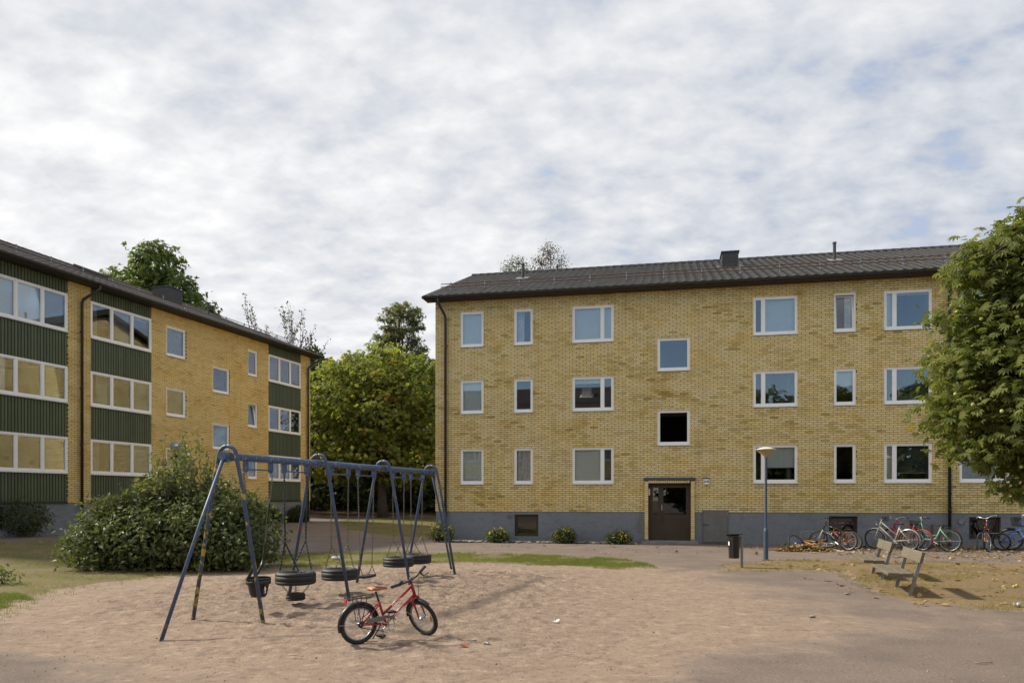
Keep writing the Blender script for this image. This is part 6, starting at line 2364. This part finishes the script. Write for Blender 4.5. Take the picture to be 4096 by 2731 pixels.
bicycle('red child bike with tan saddle standing alone on the sand', (-1.34, 8.31, 0.04), heading_of((-1.654, 8.06), (-1.025, 8.556)), r=0.222, wb=0.80, paint=m_redpaint, style='kid', steer=R_(-76), lean=R_(3), fenders=m_plastic, rack=True, saddle_mat=m_saddle, guard=m_hatch, bars='flat', tw=0.024, nsp=28, saddle_h=0.585, bar_h=0.675,
        decals=[('Race Line', 'mid', 'ht', 0.034, m_print), ('Challenger', 'bb', 'hb', 0.034, m_print)])

m_black = plain('black gloss paint', (0.016, 0.016, 0.018), None, 5, 0.3)
m_whitep = plain('white bike paint', (0.62, 0.60, 0.54), (0.52, 0.50, 0.45), 8, 0.35)
m_mint = plain('mint bike paint', (0.30, 0.56, 0.36), (0.26, 0.48, 0.32), 8, 0.4)
m_orange = plain('orange bike paint', (0.62, 0.12, 0.02), (0.50, 0.09, 0.02), 8, 0.35)
m_bluep = plain('cobalt bike paint', (0.045, 0.10, 0.46), (0.04, 0.08, 0.36), 8, 0.4)
m_pale = plain('pale blue bike paint', (0.22, 0.36, 0.60), (0.18, 0.30, 0.50), 8, 0.4)
m_yellowp = plain('amber bike paint', (0.48, 0.24, 0.03), (0.38, 0.18, 0.03), 8, 0.45)
m_redp2 = plain('red bike paint', (0.40, 0.022, 0.030), (0.30, 0.02, 0.03), 8, 0.35)
m_maroon = plain('maroon bike paint', (0.16, 0.03, 0.025), (0.11, 0.025, 0.02), 8, 0.4)


def park(label, rear, front, **kw):
    c_ = mid(rear, front)
    wb = math.hypot(front[0] - rear[0], front[1] - rear[1])
    kw.setdefault('wb', wb)
    return bicycle(label, (c_[0], c_[1], gz(*c_)), heading_of(rear, front), **kw)


park('black and pink mountain bike with white fork in the rack', (10.24, 22.80), (9.64, 23.62), r=0.29, wb=1.0, paint=m_black, style='mtb', fork_mat=m_whitep, steer=R_(14), lean=R_(6), tw=0.026, saddle_h=0.82, bar_h=0.98, decals=[('SCOTT', 'bb', 'hb', 0.085, m_print)], stand=False)
park('small orange child bike behind the black mountain bike', (10.62, 23.20), (10.12, 23.85), r=0.25, paint=m_orange, style='mtb', fork_mat=m_chrome, steer=R_(-10), tw=0.026, saddle_h=0.62, bar_h=0.82, stand=False)
park('white ladies bike with chrome mudguards behind the benches', (12.10, 22.80), (11.50, 23.70), r=0.325, paint=m_whitep, style='mixte', fenders=m_chrome, steer=R_(8), lean=R_(-4), bars='flat', lamp=True, rack=False, saddle_h=0.8, bar_h=0.93)
park('red city bike with red mudguards between white and mint bikes', (12.42, 22.65), (11.95, 23.70), r=0.325, paint=m_redp2, style='diamond', fenders=m_redp2, steer=R_(-10), bars='swept', rack=True, saddle_h=0.8, bar_h=0.96)
park('mint green step-through bike with black front basket', (13.00, 22.25), (12.36, 23.10), r=0.33, paint=m_mint, style='step', fenders=m_plastic, steer=R_(12), lean=R_(5), bars='swept', basket=True, rack=True, saddle_h=0.78, bar_h=0.95)
park('dark bike with maroon fork facing the yard below the basement window', (14.60, 23.15), (14.12, 22.25), r=0.33, paint=m_maroon, style='diamond', fenders=m_plastic, steer=R_(-24), bars='swept', rack=False, saddle_h=0.78, bar_h=1.0)
park('cobalt blue small bike with its wheel turned beside the basement window', (15.05, 23.0), (15.55, 22.2), r=0.27, paint=m_bluep, style='mtb', steer=R_(-12), lean=R_(4), tw=0.025, saddle_h=0.68, bar_h=0.8)
park('pale blue step-through bike with basket at the picture edge', (16.35, 22.2), (15.35, 23.05), r=0.33, paint=m_pale, style='step', fenders=m_chrome, steer=R_(8), bars='swept', basket=True, rack=True, saddle_h=0.90, bar_h=1.04)

# toppled bike on the leaf pile
tb = bicycle('toppled blue and amber bike lying on the leaf pile', (9.10, 23.05, 0.10), R_(140), r=0.29, wb=0.95, paint=m_yellowp, style='mtb', fork_mat=m_bluep, steer=R_(62), lean=R_(78), tw=0.024, saddle_h=0.72, bar_h=0.86, stand=False, reflect=False)


# racks
def bike_rack(label, x0, y0, x1, y1, n):
    t = thing('bike_rack', label, 'bike rack', (x0, y0, 0), math.atan2(y1 - y0, x1 - x0), 'galvanised bike racks by the long block')
    L = math.hypot(x1 - x0, y1 - y0)
    m = MB()
    R0 = 0.12
    arc = [(R0 - R0 * math.cos(a), 0, 0.50 - R0 + R0 * math.sin(a)) for a in np.linspace(0, PI / 2, 6)]
    arc2 = [(L - x, 0, z_) for x, y, z_ in arc[::-1]]
    m.tube([(0, 0, -0.05)] + arc + arc2 + [(L, 0, -0.05)], 0.019, 8)
    build('frame', m, m_steel, t, True)
    build('base_rail', MB().tube([(0, 0, 0.06), (L, 0, 0.06)], 0.014, 6), m_steel, t)
    hm_ = MB().tube([(0, -0.02, 0.48), (0.0, -0.05, 0.40), (0, -0.06, 0.18), (0, -0.02, 0.07)], 0.008, 5)
    me = hm_.mesh('wheel_holder', (m_steel,), True)
    for i in range(n):
        for d in (-0.035, 0.035):
            link('wheel_holder', me, t, Tm((i + 0.5) * L / n + d, 0, 0))


bike_rack('galvanised bike rack holding the black and orange bikes', 9.45, 24.55, 11.15, 24.22, 4)
bike_rack('galvanised bike rack behind the white and red bikes', 11.42, 24.16, 13.2, 23.80, 4)
bike_rack('galvanised bike rack below the last basement window', 14.6, 23.5, 16.6, 23.1, 4)


# ------------------------------------------------------------------ benches
def bench(label, loc, rotz):
    """local x along the bench, sitter looks to local -y"""
    t = thing('park_bench', label, 'bench', loc, rotz, 'weathered plank benches')

    def plank(name, x0, x1, y0, y1, z0, z1, M=None):
        m = MB()
        n = 6
        xs = np.linspace(x0, x1, n)
        b = 0.006
        prof = [(y0 + b, z0), (y1 - b, z0), (y1, z0 + b), (y1, z1 - b), (y1 - b, z1), (y0 + b, z1), (y0, z1 - b), (y0, z0 + b)]
        V = [(x, y + random.uniform(-.0015, .0015), z_ + 0.004 * math.sin(x * 3 + y0 * 20)) for x in xs for y, z_ in prof]
        F = [[i * 8 + j, i * 8 + (j + 1) % 8, (i + 1) * 8 + (j + 1) % 8, (i + 1) * 8 + j] for i in range(n - 1) for j in range(8)]
        F += [list(range(8))[::-1], [(n - 1) * 8 + j for j in range(8)]]
        m.add(V, F)
        return build(name, m, m_wood, t, False, M)

    plank('seat_plank', -0.86, 0.86, -0.42, -0.245, 0.335, 0.385)
    plank('seat_plank', -0.84, 0.84, -0.225, -0.05, 0.335, 0.385)
    lean = R_(14)
    Mb = Tm(0, 0.02, 0.36) @ Rx(-lean)
    plank('backrest', -0.82, 0.82, -0.028, 0.018, 0.19, 0.375, Mb)
    for x in (-0.62, 0.62):
        m = MB().beam((x, -0.078, -0.05), (x, 0.125, 0.70), 0.055, 0.035, up=(1, 0, 0))
        build('post', m, m_steel, t)
        m = MB().beam((x, 0.03, 0.31), (x, -0.40, 0.325), 0.05, 0.02)
        build('bracket', m, m_steel, t)
    bo = MB()
    for x in (-0.62, 0.62):
        for y in (-0.33, -0.14):
            bo.lathe([(0.010, 0.385), (0.010, 0.391), (0.0, 0.393)], 8, np.array(Tm(x, y, 0)))
    build('bolts', bo, m_steel, t)
    return t


# the bench's axis runs (-0.31,-0.95) in the yard and its back is to the right
br = math.atan2(-0.95, -0.31)
bench('weathered plank bench farther from the bikes, on open dirt', (6.78, 12.86, 0.01), br)
bench('weathered plank bench closer to the bikes, behind the other bench', (7.56, 15.36, 0.01), br)

# ------------------------------------------------------------------ litter bin
tb_ = thing('litter_bin', 'black hexagonal litter bin on a steel post by the path', 'bin', (5.29, 17.31, 0))
m = MB()
hx = [(0.135 * math.cos(a), 0.135 * math.sin(a)) for a in np.linspace(0, 2 * PI, 9)[:-1] + PI / 8]
hb2 = [(x * 0.86, y * 0.86) for x, y in hx]
V = [(x - 0.16, y, 0.22) for x, y in hb2] + [(x - 0.16, y, 0.70) for x, y in hx] + [(x * 0.9 - 0.16, y * 0.9, 0.70) for x, y in hx] + [(x * 0.8 - 0.16, y * 0.8, 0.30) for x, y in hb2]
F = []
for i in range(8):
    j = (i + 1) % 8
    F += [[i, j, 8 + j, 8 + i], [8 + i, 8 + j, 16 + j, 16 + i], [16 + i, 16 + j, 24 + j, 24 + i]]
F += [list(range(8))[::-1], [24 + i for i in range(8)]]
build('bin_body', m.add(V, F), m_plastic, tb_)
build('post', MB().box((0.0, -0.03, -0.05), (0.045, 0.03, 0.73)), m_steel, tb_)
m = MB()
V = [(x * 1.06 - 0.16, y * 1.06, 0.64 + 0.02 * math.sin(i * 2.1)) for i, (x, y) in enumerate(hx)] + [(x * 1.07 - 0.16, y * 1.07, 0.715) for x, y in hx] + [(x * 0.86 - 0.16, y * 0.86, 0.71) for x, y in hx]
F = []
for i in range(8):
    j = (i + 1) % 8
    F += [[i, j, 8 + j, 8 + i], [8 + i, 8 + j, 16 + j, 16 + i]]
build('bin_bag', m.add(V, F), m_plastic, tb_)
lid = MB().box((-0.30, -0.13, 0.765), (0.0, 0.13, 0.785)).box((-0.30, 0.10, 0.72), (-0.01, 0.13, 0.764)).box((-0.29, -0.12, 0.745), (-0.27, -0.10, 0.764))
build('lid', lid, m_plastic, tb_)
build('sticker', MB().lathe([(0.0, 0.0), (0.05, 0.0), (0.05, 0.003), (0, 0.003)], 18, np.array(Tm(-0.283, -0.03, 0.56) @ Ry(R_(-90)))), m_white, tb_)

# ------------------------------------------------------------------ lamps
lp = thing('street_lamp', 'slim blue park lamp with inverted cone hood by the bench path', 'street lamp', (6.56, 19.35, 0))
build('base_sleeve', MB().lathe([(0.095, 0.0), (0.095, 0.018), (0.060, 0.028), (0.058, 0.70), (0.058, 0.77), (0.046, 0.80), (0.034, 0.83)], 18), m_sleeve, lp, True)
weighted_normals(lp.children[-1])
build('pole', MB().tube([(0, 0, 0.80), (0, 0, 2.66)], 0.031, 14), m_lampblue, lp, True)
build('lamp_bowl', MB().lathe([(0.0, 2.64), (0.035, 2.64), (0.045, 2.68), (0.25, 2.845), (0.255, 2.852), (0.0, 2.852)], 28), m_lampyellow, lp, True)
weighted_normals(lp.children[-1])
build('lamp_hood', MB().lathe([(0.262, 2.853), (0.262, 2.862), (0.20, 2.885), (0.06, 2.918), (0.0, 2.922)], 28), m_lampwhite, lp, True)
weighted_normals(lp.children[-1])
gl = thing('street_lamp', 'grey globe lamp in front of the ochre block, behind the shrub', 'street lamp', (-11.2, 25.0, gz(-11.2, 25.0)))
m_globe = plain('grey globe', (0.24, 0.25, 0.26), (0.20, 0.21, 0.22), 4, 0.3)
build('lamp_globe', MB().lathe([(0.20 * math.cos(a), 3.05 + 0.20 * math.sin(a)) for a in np.linspace(-1.35, PI / 2 - 0.01, 12)], 24), m_globe, gl, True)
build('pole', MB().tube([(0, 0, -0.05), (0, 0, 2.86)], 0.035, 12), m_dark, gl, True)
build('lamp_collar', MB().lathe([(0.05, 2.70), (0.06, 2.84), (0.075, 2.87)], 14), m_dark, gl, True)

# ------------------------------------------------------------------ small litter
m_paper = plain('white paper', (0.72, 0.71, 0.68), (0.6, 0.58, 0.55), 20, 0.7)
m_orangewrap = plain('orange wrapper', (0.58, 0.10, 0.03), (0.45, 0.07, 0.03), 20, 0.4)
m_greenfruit = plain('fallen green fruit', (0.36, 0.34, 0.06), (0.28, 0.26, 0.05), 20, 0.6)
m_stick = plain('bleached stick', (0.42, 0.34, 0.25), (0.3, 0.23, 0.16), 20, 0.8)


def scrap(name, label, cat, x, y, size, mat, z=None, group=None):
    m = MB()
    n = 4
    V = []
    for i in range(n):
        for j in range(n):
            V.append(((i / 3 - 0.5) * size + rng.normal() * size * 0.1, (j / 3 - 0.5) * size * 0.6 + rng.normal() * size * 0.08, abs(rng.normal()) * size * 0.2 + 0.004))
    F = [[i * n + j, (i + 1) * n + j, (i + 1) * n + j + 1, i * n + j + 1] for i in range(n - 1) for j in range(n - 1)]
    m.add(V, F)
    o = build(name, m, mat, None)
    lift = 0.04 if inside(np.array([[x, y]]), SAND)[0] else 0.012
    o.location = (x, y, gz(x, y) + lift)
    o.rotation_euler = (0, 0, rng.uniform(0, 6.28))
    o.modifiers.new('thickness', 'SOLIDIFY').thickness = 0.003
    return tag(o, label, cat, group)


def stick(label, x, y, L, r, ang):
    lift = 0.045 if inside(np.array([[x, y]]), SAND)[0] else 0.008
    pts = limb_path((-L / 2, 0, r), (L / 2, 0, r), 0.02, int(x * 100))
    o = build('stick', MB().tube(pts, r, 6), m_stick, None, True)
    o.location = (x, y, gz(x, y) + lift)
    o.rotation_euler = (0, 0, ang)
    return tag(o, label, 'stick', 'dry sticks on the sand')


scrap('crumpled_wrapper', 'orange wrapper lying on the sand in front of the red bike', 'litter', -0.52, 7.95, 0.09, m_orangewrap)
scrap('crumpled_wrapper', 'small orange scrap farther from the camera than the wrapper', 'litter', -0.22, 8.55, 0.05, m_orangewrap)
scrap('paper_scrap', 'white paper scrap beside the orange wrapper', 'litter', -0.28, 8.05, 0.07, m_paper)
scrap('paper_scrap', 'pale paper on the open sand toward the path', 'litter', 0.55, 9.5, 0.08, m_paper)
scrap('paper_scrap', 'white tissue lying on the dry grass past the benches', 'litter', 7.45, 11.05, 0.14, m_paper)
scrap('paper_scrap', 'white paper on the leaves below the orange bike', 'litter', 9.75, 22.25, 0.16, m_paper)
bt = thing('plastic_bottle', 'crushed white plastic bottle lying on the lawn behind the tyre swings', 'bottle', (-4.55, 19.4, gz(-4.55, 19.4) + 0.05), 0.3)
build('bottle_body', MB().lathe([(0.0, -0.12), (0.045, -0.115), (0.05, -0.05), (0.042, 0.0), (0.05, 0.05), (0.035, 0.10), (0.016, 0.13), (0.016, 0.155)], 12, np.array(Ry(R_(90)))), m_paper, bt, True)
build('bottle_cap', MB().lathe([(0.018, 0.155), (0.018, 0.172)], 10, np.array(Ry(R_(90)))), m_paper, bt)
stick('short pale stick lying under the red bike rear wheel', -1.55, 8.17, 0.16, 0.006, 0.1)
stick('pale stick on the sand near the picture bottom', -2.15, 7.45, 0.17, 0.006, -0.35)
stick('pale stick on the sand between the swing legs', -4.05, 10.3, 0.16, 0.006, -0.2)
stick('curved dry stick beside the nearest swing leg foot', -3.55, 8.95, 0.12, 0.006, -0.5)
stick('pale stick on the yard at the lower corner', 4.6, 7.3, 0.2, 0.006, 0.2)
for lab, x, y, r_ in [('dark round stone on the open yard before the bench', 4.05, 10.1, 0.035), ('brown stone on the yard near the plank bench', 5.6, 12.5, 0.035), ('dark stone on the sand beside the wrapper', -0.42, 8.25, 0.03), ('dark stone on sand near the toddler swing', -4.3, 12.3, 0.03)]:
    o = link('stone', stones[int(x * 7) % 7])
    o.location = (x, y, gz(x, y) + r_ * 0.5 + (0.03 if inside(np.array([[x, y]]), SAND)[0] else 0))
    o.scale = (r_ * 1.4, r_, r_)
    tag(o, lab, 'stone', 'loose stones in the yard')
for i, (lab, x, y) in enumerate([('fallen green chestnut fruit on the dry grass', 8.95, 13.35), ('green fruit lying just behind its pair', 9.1, 13.5), ('third green fruit of the cluster on dry grass', 9.22, 13.3)]):
    o = link('fallen_fruit', fme)
    o.location = (x, y, 0.035)
    tag(o, lab, 'fruit', 'fallen green fruit on the dry grass')
